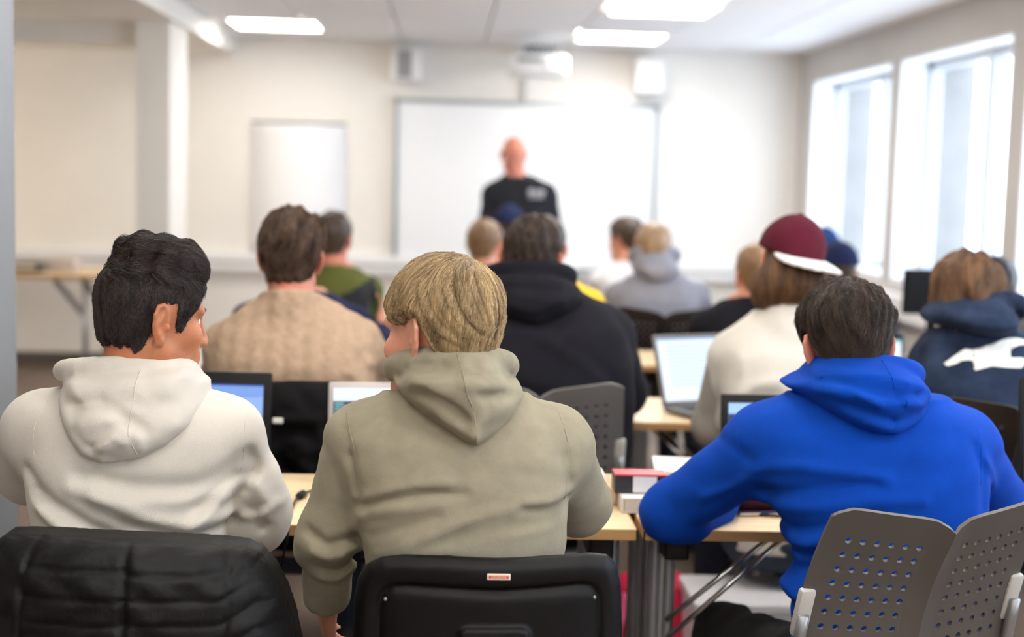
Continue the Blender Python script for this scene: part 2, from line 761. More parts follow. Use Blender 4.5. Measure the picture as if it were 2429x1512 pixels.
# ------------------------------------------------------------------ front wall fittings
M_BOARD = mat('board_surface', lin(246, 248, 250), rough=0.25, coat=0.2)
M_ALU = mat('aluminium', lin(178, 184, 188), rough=0.35, metal=0.7)
M_GREYPL = mat('grey_plastic', lin(150, 150, 152), rough=0.5)
bl, br_ = P(934, 430, D)[0], P(1556, 430, D)[0]
wbz0, wbz1 = .815, 2.05
e = empty('whiteboard', ((bl+br_)/2, D-.03, (wbz0+wbz1)/2), label='large wide whiteboard with a thin grey frame on the front wall', cat='whiteboard')
hw, hh = (br_-bl)/2, (wbz1-wbz0)/2
MB().box((-hw+.03, -.012, -hh+.03), (hw-.03, .028, hh-.03)).build('board', M_BOARD, e)
for n, (lo, hi) in enumerate((((-hw, -.03, hh-.035), (hw, .029, hh)), ((-hw, -.03, -hh), (hw, .029, -hh+.035)),
                              ((-hw, -.03, -hh), (-hw+.035, .029, hh)), ((hw-.035, -.03, -hh), (hw, .029, hh)))):
    MB().box(lo, hi, .004).build('frame', M_ALU, e)
MB().box((-.5, -.09, -hh-.015), (.5, .0, -hh+.005), .004).build('pen_tray', M_ALU, e)
# flip chart pad on the wall
f0, f1 = P(596, 300, D), P(822, 300, D)
fz1 = P(700, 294, D)[2]
e = empty('flipchart', ((f0[0]+f1[0])/2, D-.012, fz1-.45), label='white flipchart paper pad hanging on the front wall under a thin dark clamp', cat='flipchart')
fw = (f1[0]-f0[0])/2
fm = MB()
n = 14
vv, ff = [], []
for i in range(n+1):
    z = .45-.95*i/n
    yb = -.004-.012*(1-math.cos(i*1.9))*.5*(i/n)
    vv += [(-fw, yb, z), (0, yb-.004, z-.006), (fw, yb-.002, z)]
for i in range(n):
    for k in range(2):
        ff.append((i*3+k, i*3+k+1, i*3+k+4, i*3+k+3))
fm.raw(vv, ff)
po = fm.build('paper', mat('flip_paper', lin(248, 248, 250), rough=0.6), e, smooth=True)
so = po.modifiers.new('solid', 'SOLIDIFY')
so.thickness = .004
MB().box((-fw, -.014, .448), (fw, .011, .462), .003).build('clamp', mat('dark_clamp', lin(90, 88, 86), rough=0.4), e)
# loudspeakers either side of the projector
for (px0, px1, py0, py1, lb, g) in ((930, 1000, 112, 192, 'white wall loudspeaker with grey grille, on the flipchart side of the projector', 1),
                                    (1510, 1572, 138, 222, 'white wall loudspeaker above the far corner of the whiteboard, window side of the projector', 1)):
    a, b = P(px0, py0, D-.2), P(px1, py1, D-.2)
    e = empty('loudspeaker', ((a[0]+b[0])/2, D-.0, (a[2]+b[2])/2), label=lb, cat='loudspeaker', group='wall loudspeakers over the whiteboard')
    hw, hh = (b[0]-a[0])/2, (a[2]-b[2])/2
    MB().box((-hw, -.22, -hh), (hw, -.03, hh), .012).build('cabinet', M_WHITE, e)
    if px0 < 1000:
        MB().box((-hw+.04, -.228, -hh+.02), (hw-.075, -.216, hh-.02), .004).build('grille', M_GREYPL, e)
    else:
        MB().box((-hw+.02, -.228, -hh+.02), (hw-.02, -.216, hh-.02), .004).build('grille', M_WHITE, e)
    MB().box((-.03, -.04, -.04), (.03, -.001, .04), .004).build('bracket', M_GREYPL, e)
# short-throw projector on its wall arm
a, b = P(1205, 105, D-.8), P(1345, 185, D-.8)
px_, pz = (a[0]+b[0])/2, (a[2]+b[2])/2
e = empty('projector', (px_, D-.8, pz), label='white short throw projector on a wall arm over the whiteboard', cat='projector')
hw, hh = (b[0]-a[0])/2, (a[2]-b[2])/2
MB().box((-hw, -.16, -hh), (hw, .14, hh*.35), .03).build('housing', M_WHITE, e, auto=True)
MB().box((hw*.2, -.172, -hh*.7), (hw*.75, -.155, hh*.1), .008).build('front_cap', mat('projector_white', lin(250, 250, 250), rough=.3), e)
MB().box((-hw*.7, -.167, -hh*.2), (hw*.1, -.155, hh*.1), .004).build('vent', M_GREYPL, e)
MB().box((-hw*.5, -.1, hh*.34), (hw*.55, .1, hh*.6), .02).build('mirror_cover', mat('projector_grey', lin(120, 130, 140), rough=.3), e)
MB().box((-.04, .0, hh*.55), (.04, .78, hh*.85), .01).build('arm', M_WHITE, e)
MB().box((-.09, .77, hh*.2), (.09, .799, hh*1.3), .006).build('wall_plate', M_WHITE, e)
tb = MB()
for i in range(6):
    x = -hw*.45+i*hw*.19
    tb.tube(catmull([(x, -.05, hh*.58), (x+.01, -.09, hh*.75), (x+.03, -.06, hh*.95), (x+.04, .02, hh*.8)], 5), .006, 6)
tb.build('cable', mat('dark_cable', lin(60, 66, 76), rough=.5), e, smooth=True)
ca = P(1243, 190, D-.03)
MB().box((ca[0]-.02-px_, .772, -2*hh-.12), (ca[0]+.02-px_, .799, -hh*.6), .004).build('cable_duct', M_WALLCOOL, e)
# ------------------------------------------------------------------ people
SKIN = {}


def skin_mat(key, col, red):
    if key not in SKIN:
        m = mat('skin_'+key, col, rough=0.5, var=0.16, vscale=30.0, bump=0.12, bscale=500.0, sss=0.15, spec=0.4, var2=red)
        SKIN[key] = m
    return SKIN[key]


skin_mat('fair', lin(222, 165, 138), lin(226, 150, 124))
skin_mat('tan', lin(186, 124, 88), lin(196, 122, 88))
skin_mat('ruddy', lin(205, 140, 118), lin(214, 128, 108))


def hair_mat(name, dark, light, strands=True):
    m, nt, b = new_mat(name)
    b.inputs['Roughness'].default_value = 0.42
    b.inputs['Specular IOR Level'].default_value = 0.45
    hi = nd(nt, 'ShaderNodeAttribute')
    hi.attribute_name = 'tone'
    rp = nd(nt, 'ShaderNodeValToRGB')
    rp.color_ramp.elements[0].color = dark
    rp.color_ramp.elements[1].color = light
    if strands:
        nt.links.new(hi.outputs['Fac'], rp.inputs['Fac'])
    else:
        tc = nd(nt, 'ShaderNodeTexCoord')
        n = nd(nt, 'ShaderNodeTexNoise')
        n.inputs['Scale'].default_value = 45
        n.inputs['Detail'].default_value = 4
        nt.links.new(tc.outputs['Object'], n.inputs['Vector'])
        nt.links.new(n.outputs['Fac'], rp.inputs['Fac'])
        bp = nd(nt, 'ShaderNodeBump')
        bp.inputs['Strength'].default_value = 0.6
        bp.inputs['Distance'].default_value = 0.004
        n2 = nd(nt, 'ShaderNodeTexNoise')
        n2.inputs['Scale'].default_value = 120
        nt.links.new(tc.outputs['Object'], n2.inputs['Vector'])
        nt.links.new(n2.outputs['Fac'], bp.inputs['Height'])
        nt.links.new(bp.outputs['Normal'], b.inputs['Normal'])
    nt.links.new(rp.outputs['Color'], b.inputs['Base Color'])
    return m


M_EYE = mat('eye_white', lin(235, 232, 228), rough=0.15)
M_IRIS = mat('eye_iris', lin(60, 42, 30), rough=0.1)
M_JEANS = mat('denim', lin(38, 48, 66), rough=0.8, var=0.3, vscale=40, bump=0.5, bscale=900)
M_BLACKPANTS = mat('black_trousers', lin(30, 29, 30), rough=0.85, var=0.3, vscale=50, bump=0.5, bscale=700)
M_SHOE = mat('shoe_dark', lin(40, 40, 44), rough=0.6)


def rot(yaw, pitch, roll):
    """yaw left +, pitch down +, roll towards the right shoulder +, degrees; columns right, forward, up"""
    y, p, r = (math.radians(a) for a in (yaw, -pitch, roll))
    return np.array(Matrix.Rotation(y, 3, 'Z') @ Matrix.Rotation(p, 3, 'X') @ Matrix.Rotation(r, 3, 'Y'))


def head_add(v, c, R, s, fine=True, flare=.6, esc=1.0):
    T = lambda p: c+R @ (np.array(p, float)*s)
    E = lambda p, r, k=0.02, RR=None, sub=False: v.add(ell(T(p), np.array(r)*s, R if RR is None else RR), k*s, sub)
    C = lambda a, b, ra, rb, k=0.012: v.add(rc(T(a), T(b), ra*s, rb*s), k*s)
    E((0, -.014, .03), (.076, .099, .086))
    E((0, .03, .035), (.064, .062, .062), .012)
    E((0, .028, -.03), (.061, .064, .074), .014)
    for g in (-1, 1):
        C((g*.052, .0, -.062), (g*.018, .078, -.098), .017, .016, .022)
        E((g*.042, .062, -.028), (.022, .022, .022), .02)
        C((g*.045, .074, .02), (g*.012, .09, .016), .010, .010, .012)
    E((0, .084, -.1), (.021, .018, .017), .02)
    E((0, .083, -.066), (.03, .018, .03), .02)
    for g in (-1, 1):
        E((g*.032, .098, -.001), (.017, .014, .011), .012, sub=True)
    C((0, .093, .008), (0, .112, -.036), .008, .0115, .014)
    for g in (-1, 1):
        E((g*.012, .103, -.04), (.009, .012, .009), .008)
    C((-.022, .09, -.066), (0, .1, -.062), .006, .007, .006)
    C((.022, .09, -.066), (0, .1, -.062), .006, .007, .006)
    C((-.018, .09, -.074), (.018, .09, -.074), .007, .007, .006)
    C((0, .094, -.074), (0, .094, -.074), .009, .009, .006)
    for g in (-1, 1):
        o = np.array((g*.071, -.006, -.012))
        b = np.array((g*flare, -math.sqrt(1-flare**2), .0))
        b /= np.linalg.norm(b)
        u = np.array((g*.12, -.2, 1.0))
        u -= b*(u @ b)
        u /= np.linalg.norm(u)
        n = np.cross(b, u)*(-g)
        if n[0]*g < 0:
            n = -n
        q = lambda a, z, h=0.0: o+(b*a+u*z+n*h)*esc
        RR = R @ np.stack([b, u, n], 1)
        E(q(.012, .002), (.017*esc, .030*esc, .004), .006, RR)
        hel = [(.0, .006), (.004, .022), (.013, .031), (.023, .028), (.028, .014), (.025, -.002), (.017, -.016), (.008, -.027)]
        for (a, z), (a2, z2) in zip(hel[:-1], hel[1:]):
            C(q(a, z, .002), q(a2, z2, .002), .0042, .0042, .003)
        E(q(.008, -.026), (.008, .010, .005), .004, RR)
        if fine:
            C(q(.010, .018, .002), q(.018, .004, .003), .003, .0035, .003)
            C(q(.018, .004, .003), q(.012, -.014, .003), .0035, .003, .003)
            E(q(.009, -.003, .007), (.008, .011, .007), .003, RR, sub=True)
            C(q(.0, -.006, .004), q(.0, -.002, .004), .005, .004, .004)


def hand_add(v, wr, d, n, side, curl=0.5, s=1.0):
    """wrist point, finger direction, palm normal; side +1 = thumb on the +lateral side"""
    d = np.array(d, float)
    d /= np.linalg.norm(d)
    n = np.array(n, float)
    n -= d*(n @ d)
    n /= np.linalg.norm(n)
    l = np.cross(d, n)*side
    q = lambda a, b, c=0.0: np.array(wr)+(d*a+l*b+n*c)*s
    lat = [.030, .010, -.010, -.028]
    ln = [.070, .078, .072, .056]
    for i in range(4):
        kn = q(.088-.004*abs(i-1), lat[i]*.95, -.004)
        v.add(rc(q(.008, lat[i]*.6), kn, .0135*s, .0115*s), .012*s)
        p, dd = kn, d+l*lat[i]*2.0
        for j, fr in enumerate((.45, .32, .23)):
            a = curl*(0.35+0.5*j)
            e = (dd/np.linalg.norm(dd))*math.cos(a)+n*math.sin(a)
            p2 = p+e*ln[i]*fr*s
            v.add(rc(p, p2, (.0092-.001*j)*s, (.0085-.001*j)*s), .004*s)
            p = p2
    t0 = q(.022, .026, .004)
    t1 = q(.052, .052, .012)
    t2 = q(.085, .056, .020)
    v.add(rc(q(.01, .012), t0, .015*s, .014*s), .01*s)
    v.add(rc(t0, t1, .013*s, .0105*s), .008*s)
    v.add(rc(t1, t2, .010*s, .0085*s), .004*s)


EYE_ME = None


def eye_mesh():
    global EYE_ME
    if EYE_ME is None:
        b = bmesh.new()
        bmesh.ops.create_uvsphere(b, u_segments=16, v_segments=12, radius=1.0)
        EYE_ME = bpy.data.meshes.new('eye')
        b.to_mesh(EYE_ME)
        b.free()
        EYE_ME.materials.append(M_EYE)
        EYE_ME.materials.append(M_IRIS)
        for p in EYE_ME.polygons:
            p.use_smooth = True
            if p.center.z > 0.86:
                p.material_index = 1
    return EYE_ME


def sample(vol, pts):
    """trilinear field values at points"""
    idx, fr = [], []
    for k in range(3):
        a = vol.a[k]
        i = np.clip(np.searchsorted(a, pts[:, k])-1, 0, len(a)-2)
        idx.append(i)
        fr.append(np.clip((pts[:, k]-a[i])/(a[i+1]-a[i]), 0, 1))
    f = vol.f
    out = 0
    for i in (0, 1):
        for j in (0, 1):
            for k in (0, 1):
                wgt = (fr[0] if i else 1-fr[0])*(fr[1] if j else 1-fr[1])*(fr[2] if k else 1-fr[2])
                out = out+wgt*f[idx[0]+i, idx[1]+j, idx[2]+k]
    return out


def grad(vol, pts, e=0.004):
    g = np.zeros_like(pts)
    for k in range(3):
        d = np.zeros(3)
        d[k] = e
        g[:, k] = sample(vol, pts+d)-sample(vol, pts-d)
    return g/np.maximum(np.linalg.norm(g, axis=1), 1e-9)[:, None]


def wob(p, f, seed):
    """cheap smooth vector noise"""
    r = np.random.default_rng(seed)
    out = np.zeros_like(p)
    for k in range(3):
        for j in range(3):
            d = r.normal(size=3)*f
            out[:, k] += np.sin(p @ d+r.uniform(0, 6.28))
    return out/3


def hair_curves(name, pts, rad, m, parent, tone):
    """pts: n strands x k points"""
    n, k = pts.shape[:2]
    cu = bpy.data.hair_curves.new(name)
    cu.add_curves([k]*n)
    cu.attributes['position'].data.foreach_set('vector', np.ascontiguousarray(pts, np.float32).ravel())
    a = cu.attributes.new('radius', 'FLOAT', 'POINT')
    t = np.linspace(0, 1, k)
    rr = np.tile(rad*(1-0.75*t**2), (n, 1))
    a.data.foreach_set('value', rr.astype(np.float32).ravel())
    b = cu.attributes.new('tone', 'FLOAT', 'CURVE')
    b.data.foreach_set('value', np.clip(tone, 0, 1).astype(np.float32))
    cu.materials.append(m)
    o = bpy.data.objects.new(name, cu)
    COL.objects.link(o)
    o.parent = parent
    return tag(o, kind='stuff')


HAIRLINE = [(-.13, -.078), (-.06, -.078), (-.04, -.05), (-.026, -.01), (-.012, .022), (.012, .018), (.018, -.02),
            (.034, -.018), (.042, .02), (.062, .05), (.085, .066), (.14, .07)]


def hair_build(root, c, R, s, hd, voxel):
    """hair volume over the skull plus combed strands; c in root-local coordinates"""
    T = lambda p: c+R @ (np.array(p, float)*s)
    ext = hd.get('ext', .17)
    ax = [axis(c[i]-ext, c[i]+ext, voxel) for i in range(3)]
    hv = Vol(*ax)
    hv.add(ell(T((0, -.014, .03)), np.array((.076, .099, .086))*s, R))
    hv.add(ell(T((0, .03, .035)), np.array((.064, .062, .062))*s, R), .012)
    hv.add(ell(T((0, .028, -.03)), np.array((.061, .064, .074))*s, R), .014)
    hv.add(rc(T((0, -.042, -.03)), T((0, -.036, -.11)), .058*s, .050*s), .025)
    line = np.array(hd.get('line', HAIRLINE))
    tt, ts, tb = hd.get('t', (.018, .012, .008))
    lump, lf = hd.get('lump', (.003, 60))
    seed = hd.get('seed', 1)
    rg = np.random.default_rng(seed)
    dirs = rg.normal(size=(5, 3))*lf
    ph = rg.uniform(0, 6.28, 5)

    def thick(X, Y, Z):
        px, py, pz = X-c[0], Y-c[1], Z-c[2]
        h = [(px*R[0, i]+py*R[1, i]+pz*R[2, i])/s for i in range(3)]
        zl = np.interp(h[1], line[:, 0], line[:, 1])
        zl = zl+.004*np.sin(h[0]*230+seed)+.003*np.sin(h[0]*410+h[1]*300)
        m = sstep(-.004, hd.get('soft', .016), h[2]-zl)
        up = sstep(.02, .1, h[2])
        bk = sstep(-.02, -.08, h[2])
        t = ts+(tt-ts)*up
        t = t*(1-bk)+tb*bk
        if 'streak' in hd:
            cr_, am_, fq_ = hd['streak']
            ang = np.arctan2(h[0]-cr_[0], -(h[1]-cr_[1])+.35*(h[2]-cr_[2]))
            sk = 0
            for j_, q_ in enumerate(fq_):
                sk = sk+np.sin(ang*q_+j_*1.7+.8*np.sin(ang*3+h[2]*25))
            rr_ = np.sqrt((h[0]-cr_[0])**2+(h[1]-cr_[1])**2+(h[2]-cr_[2])**2)
            t = t+am_*sk/len(fq_)*sstep(.01, .05, rr_)*np.where(m > .5, 1, 0)
        for i in range(5):
            t = t+lump*0.5*np.sin(h[0]*dirs[i, 0]*1.6+h[1]*dirs[i, 1]*1.6+h[2]*dirs[i, 2]*.5+ph[i])*np.where(m > .5, 1, 0)
        z0_, z1_, mn_ = hd.get('taper', (-.06, .04, .3))
        t = t*(mn_+(1-mn_)*sstep(z0_, z1_, h[2]))
        t = t*(1-hd.get('front', 0)*sstep(.02, .075, h[1]))
        return -(t*m-.012*(1-m))*s
    hv.disp(thick)
    for pr in hd.get('extra', ()):
        if len(pr) == 3:
            hv.add(ell(T(pr[0]), np.array(pr[1])*s, R), pr[2])
        else:
            hv.add(rc(T(pr[0]), T(pr[1]), pr[2]*s, pr[3]*s), pr[4])
    if 'post' in hd:
        def post(X, Y, Z):
            px, py, pz = X-c[0], Y-c[1], Z-c[2]
            h = [(px*R[0, i]+py*R[1, i]+pz*R[2, i])/s for i in range(3)]
            return hd['post'](*h)*s
        hv.disp(post)
    V, Q = surfnet(hv, 1)
    ho = link('hair', np_mesh('hair', V, Q), hd['mat'], root)
    for st in (hd.get('strand'), hd.get('strand2')):
        if st is None:
            continue
        n, k = st['n'], st.get('k', 9)
        q = (V-c) @ R/s
        zl = np.interp(q[:, 1], line[:, 0], line[:, 1])
        okv = np.nonzero(q[:, 2] > zl+st.get('root_above', .0))[0]
        if 'mask' in st:
            okv = okv[st['mask'](q[okv])]
        rg = np.random.default_rng(seed+50)
        p = V[rg.choice(okv, n)]+rg.normal(size=(n, 3))*voxel*.5
        off = rg.uniform(-.5, 1.0, n)*st.get('fuzz', .003)
        ln = st['len']*rg.uniform(.6, 1.2, n)/k
        tr = [p.copy()]
        for i in range(k):
            h = (p-c) @ R/s
            d = st['dir'](h)
            d = d/np.maximum(np.linalg.norm(d, axis=1), 1e-9)[:, None]
            d = d+wob(tr[0], st.get('wf', 70), seed+3)*st.get('wa', .35)+wob(p, st.get('wf2', 220), seed+9)*st.get('wa2', .15)
            d = d @ R.T
            g = grad(hv, p)
            d = d-g*((d*g).sum(1))[:, None]
            d /= np.maximum(np.linalg.norm(d, axis=1), 1e-9)[:, None]
            p = p+d*ln[:, None]
            tgt = off+st.get('lift', 0.0)*((i+1)/k)**2
            p = p-g*np.clip(sample(hv, p)-tgt, -.01, .01)[:, None]*.8
            tr.append(p.copy())
        q0 = (tr[0]-c) @ R/s
        an = np.arctan2(q0[:, 0], -q0[:, 1]+.3*q0[:, 2])
        tone = .5+.22*np.sin(an*19+1+2*np.sin(an*5+q0[:, 2]*30))+.16*np.sin(an*37+q0[:, 2]*40)+rg.normal(size=n)*.16
        hair_curves('hair_strands', np.stack(tr, 1), st.get('rad', .00035), st['mat'], ho, tone)
    return ho, hv


def px_levels(rows, Y, org):
    """rows (py, left px, right px, cy, ry) seen at depth Y -> local stack levels"""
    out = []
    for (py, xl, xr, cy, ry) in rows:
        a, b = P(xl, py, Y), P(xr, py, Y)
        out.append(((a[2]+b[2])/2, (a[0]+b[0])/2-org[0], (b[0]-a[0])/2, cy, ry))
    return out


def person(sp):
    """builds one seated or standing person: skin body, garment, trousers, shoes, hair"""
    Y = sp['Y']
    hp = P(sp['head'][0], sp['head'][1], Y+sp['head'][2])
    org = np.array((hp[0], Y, 0.0))
    s = sp.get('hs', 1.0)
    R = rot(*sp['rot'])
    c = hp-org
    near = sp.get('near', 0)
    vh = (.0085, .0045, .0028)[near]
    vg = (.015, .0085, .0052)[near]
    loc = lambda q: (np.array(q) if len(q) == 4 and q[3] == 'm' else P(q[0], q[1], Y+q[2])-org)
    L = px_levels(sp['torso'], Y, org)
    zs_top = max(l[0] for l in L)
    zbot = min(l[0] for l in L)
    stand = sp.get('stand', False)
    hipz = .92 if stand else .50
    lb = min(L, key=lambda l: l[0])
    wl = [l for l in L]
    if zbot > hipz+.1:
        wl.append((hipz+.06, lb[1], max(lb[2]*.93, .14), lb[3], max(.115, lb[4]*.95)))
    wl.append((hipz-.06, lb[1], max(lb[2]*.97, .15), lb[3]+.02, .13))
    nb = loc(sp['neck'])                       # base of the neck
    arms = []
    for a in sp['arms']:
        arms.append([(loc(q[:3]), q[3]) for q in a['j']]+[a])
    hipc = np.array((lb[1], lb[3]+.03, hipz))
    legs = []
    for g in (-1, 1):
        h0 = hipc+np.array((g*.09, 0, 0))
        if stand:
            legs.append((h0, h0+np.array((g*.01, .02, -.44)), h0+np.array((g*.02, -.01, -.84)), np.array((g*.25, sp.get('face', 1), 0))))
        else:
            kx, ky = sp.get('knee', (.13, .42))
            kn = hipc+np.array((g*kx, ky, sp.get('knee_dz', .02)))
            an = np.array((kn[0], kn[1]-.02, .10))
            legs.append((h0, kn, an, np.array((g*.15, 1, 0))))
    allp = [c, nb, hipc]+[q for a in arms for q, _ in a[:3]]+[q for l in legs for q in l[:3]]
    mn = np.min(allp, 0)-.24
    mx = np.max(allp, 0)+.24
    mn[2] = -.03
    mx[2] = c[2]+.16*s
    mn[0] = min(mn[0], min(l[1]-l[2] for l in wl)-.05)
    mx[0] = max(mx[0], max(l[1]+l[2] for l in wl)+.05)
    e = .125*s
    fine = [[(c[i]-e, c[i]+e, vh)] for i in range(3)]
    hands = [a[3] for a in arms]
    for a in arms:
        if a[3].get('hand_fine'):
            w_ = a[2][0]
            for i in range(3):
                fine[i].append((w_[i]-.11, w_[i]+.11, .0045))
    co = (.022, .016, .012)[near]
    body = Vol(*[axis(mn[i], mx[i], co, fine[i]) for i in range(3)])
    # ---- body
    body.add(stack([(l[0], l[1], max(l[2]*.9-.015, .08), l[3]+.005, max(l[4]-.03, .05)) for l in wl]), .03)
    head_add(body, c, R, s, near > 0, sp.get('flare', .62), sp.get('esc', 1.0))
    hb = c+R @ (np.array((0, -.028, -.06))*s)
    body.add(rc(hb, nb, .056*s, .060*s), .03)
    body.add(rc(c+R @ (np.array((0, .01, -.085))*s), nb+np.array((0, .04, .0)), .04*s, .05*s), .03)
    for a in arms:
        (S, rs), (E_, re), (W, rw) = a[:3]
        body.add(rc(nb+np.array((0, 0, -.075)), S, .04, max(rs-.034, .03)), .03)
        body.add(rc(S, E_, max(rs-.026, .03), max(re-.024, .026)), .03)
        body.add(rc(E_, W, max(re-.026, .026), max(rw-.014, .021)), .02)
        d = W-E_
        hd_ = a[3].get('hand', {})
        dd = np.array(hd_.get('d', d/np.linalg.norm(d)), float)
        hand_add(body, W+dd/np.linalg.norm(dd)*.012, dd, hd_.get('n', (0, 0, -1)), hd_.get('side', 1), hd_.get('curl', .5))
    for (h0, kn, an, ft) in legs:
        body.add(rc(h0, kn, .07, .048), .04)
        body.add(rc(kn, an, .047, .034), .03)
        f_ = ft/np.linalg.norm(ft)
        body.add(rc(an+np.array((0, -.02, -.05)), np.array((an[0], an[1], .035))+f_*.13, .033, .026), .03)
    V, Q = surfnet(body, 1)
    root = link('person', np_mesh('person', V, Q), SKIN[sp.get('skin', 'fair')], loc=org)
    tag(root, sp['label'], 'person')
    # ---- garment
    g = Vol(*[axis(mn[i], mx[i], vg if i < 2 or True else vg) for i in range(3)])
    tors = Vol(*g.a)
    tors.add(stack(wl, sp.get('p', 2.5)), .03)
    for a in arms:
        tors.add(rc(nb+np.array((0, .0, -.055)), a[0][0]+np.array((0, 0, .0)), sp.get('trap', .058), a[0][1]*.92), .05)
    tors.add(rc(nb+np.array((0, 0, -.02)), nb+np.array((0, .01, .05)), .066*s, .062*s), .03)
    g.f = tors.f.copy()
    for a in arms:
        (S, rs), (E_, re), (W, rw) = a[:3]
        ka = a[3].get('k', .035)
        g.add(rc(S, E_, rs, re), ka)
        g.add(rc(E_, W, re*.97, rw), .03)
        for ex in a[3].get('extra', ()):
            g.add(rc(loc(ex[0][:3]), loc(ex[1][:3]), ex[0][3], ex[1][3]), .03)
    for ex in sp.get('bulge', ()):
        g.add(rc(loc(ex[0][:3]), loc(ex[1][:3]), ex[0][3], ex[1][3]), .05)
    folds = [([tuple(P(q[0], q[1], Y-.1)[[0, 2]]-org[[0, 2]]) for q in f[0]], f[1], f[2]) for f in sp.get('folds', ())]
    cy = sp.get('fold_front', .08)
    for (pl, am, wd) in folds:
        q = np.array(pl)
        lo = (q[:, 0].min()-3*wd, -9, q[:, 1].min()-3*wd)
        hi = (q[:, 0].max()+3*wd, cy, q[:, 1].max()+3*wd)
        g.disp(lambda X, Yy, Z: -am*np.exp(-(seg2(X, Z, pl)/wd)**2)*(1+0*Yy), lo, hi)
    wr = sp.get('wrinkle', .0015)
    if wr:
        rg = np.random.default_rng(int(Y*1000)+int(abs(org[0])*100))
        kk = rg.normal(size=(4, 3))*np.array((18, 18, 45))
        pp = rg.uniform(0, 6.28, 4)

        def wfn(X, Yy, Z):
            o = 0
            wx = .35*np.sin(X*23+1)+.3*np.sin(Z*17+X*9)
            for i in range(4):
                o = o+np.sin(X*kk[i, 0]+Yy*kk[i, 1]+Z*kk[i, 2]+pp[i]+2*wx)
            return o*wr*.6
        g.disp(wfn)
    if 'gdisp' in sp:
        g.disp(sp['gdisp'])
    ncut = np.array(sp.get('ncut', (0, .35, 1.0)), float)
    npt = nb+np.array((0, 0, sp.get('collar', .03)))
    g.cut(npt, ncut)
    for a in arms:
        d = a[2][0]-a[1][0]
        d = d/np.linalg.norm(d)
        wp = a[2][0]
        sl, X, Yy, Z = g.grid(wp-.14, wp+.14)
        if g.f[sl].size:
            pl = ((X-wp[0])*d[0]+(Yy-wp[1])*d[1]+(Z-wp[2])*d[2])-.0
            g.f[sl] = np.maximum(g.f[sl], np.where(pl > -.02, pl, -1))
    g.cut((0, 0, hipz-.03), (0, 0, -1))
    go = vol_obj(sp.get('garment', 'hoodie'), g, sp['gmat'], root)
    if 'sleeve_mat' in sp:
        for a in arms:
            (S, rs), (E_, re), (W, rw) = a[:3]
            sv = Vol(*[axis(min(S[i], E_[i], W[i])-.12, max(S[i], E_[i], W[i])+.12, vg) for i in range(3)])
            sv.add(rc(S, E_, rs+.004, re+.004), .02)
            sv.add(rc(E_, W, re*.97+.004, rw+.003), .03)
            sg = 1 if S[0] > nb[0] else -1
            sv.cut(S+np.array((-sg*.035, 0, .02)), (-sg, 0, .55))
            d = (W-E_)/np.linalg.norm(W-E_)
            sv.cut(W, d)
            vol_obj('sleeve', sv, sp['sleeve_mat'], go, label=sp.get('sleeve_label'))
    # ---- trousers and shoes
    tv = Vol(*[axis(mn[i], mx[i], (.024, .016, .0125)[near]) for i in range(3)])
    tv.add(ell(hipc+np.array((0, -.01, -.0)), (lb[2]*.0+.19, .14, .11)), .04)
    for (h0, kn, an, ft) in legs:
        tv.add(rc(h0, kn, .090, .066), .04)
        tv.add(rc(kn, an+np.array((0, 0, -.02)), .064, .052), .04)
    if near == 2:
        rr = np.random.default_rng(5)
        tv.disp(lambda X, Yy, Z: .003*np.sin(X*60+2*np.sin(Yy*30))+.003*np.sin(Yy*70+3*np.sin(X*25)+Z*50))
    tv.cut((0, 0, .07), (0, 0, -1))
    vol_obj('trousers', tv, sp.get('pmat', M_JEANS), root)
    for (h0, kn, an, ft) in legs:
        f_ = ft/np.linalg.norm(ft)
        a0 = np.array((an[0], an[1], .05))-f_*.04
        b0 = np.array((an[0], an[1], .04))+f_*.17
        sv = Vol(*[axis(min(a0[i], b0[i])-.07, max(a0[i], b0[i])+.07, .015) for i in range(3)])
        sv.add(rc(a0, b0, .046, .040), .02)
        sv.add(rc(a0, a0+np.array((0, 0, .05)), .044, .046), .03)
        sv.cut((0, 0, .004), (0, 0, -1))
        vol_obj('shoe', sv, M_SHOE, root)
    # ---- eyes and brows
    for gx in (-1, 1):
        eo = link('eye', eye_mesh(), None, root)
        eo.matrix_local = Matrix.Translation(Vector(c+R @ (np.array((gx*.031, .0715, -.001))*s))) @ Matrix(R.tolist()).to_4x4() @ Matrix.Rotation(math.radians(-90), 4, 'X') @ Matrix.Scale(.0122*s, 4)
        br = MB().tube([c+R @ (np.array(q)*s) for q in ((gx*.012, .0955, .018), (gx*.03, .0915, .024), (gx*.050, .0745, .020))], [.003, .004, .002], 8)
        br.build('eyebrow', sp['hair']['mat'] if 'hair' in sp else SKIN['ruddy'], root, smooth=True)
    hv = None
    if 'hair' in sp:
        ho, hv = hair_build(root, c, R, s, sp['hair'], (.0075, .0048, .0035)[near])
    return dict(root=root, org=org, c=c, R=R, s=s, g=g, tors=tors, go=go, nb=nb, hv=hv, Y=Y, loc=loc)


def local_poly(pr, pts, dy=-.12):
    return [tuple((P(q[0], q[1], pr['Y']+dy)-pr['org'])[[0, 2]]) for q in pts]


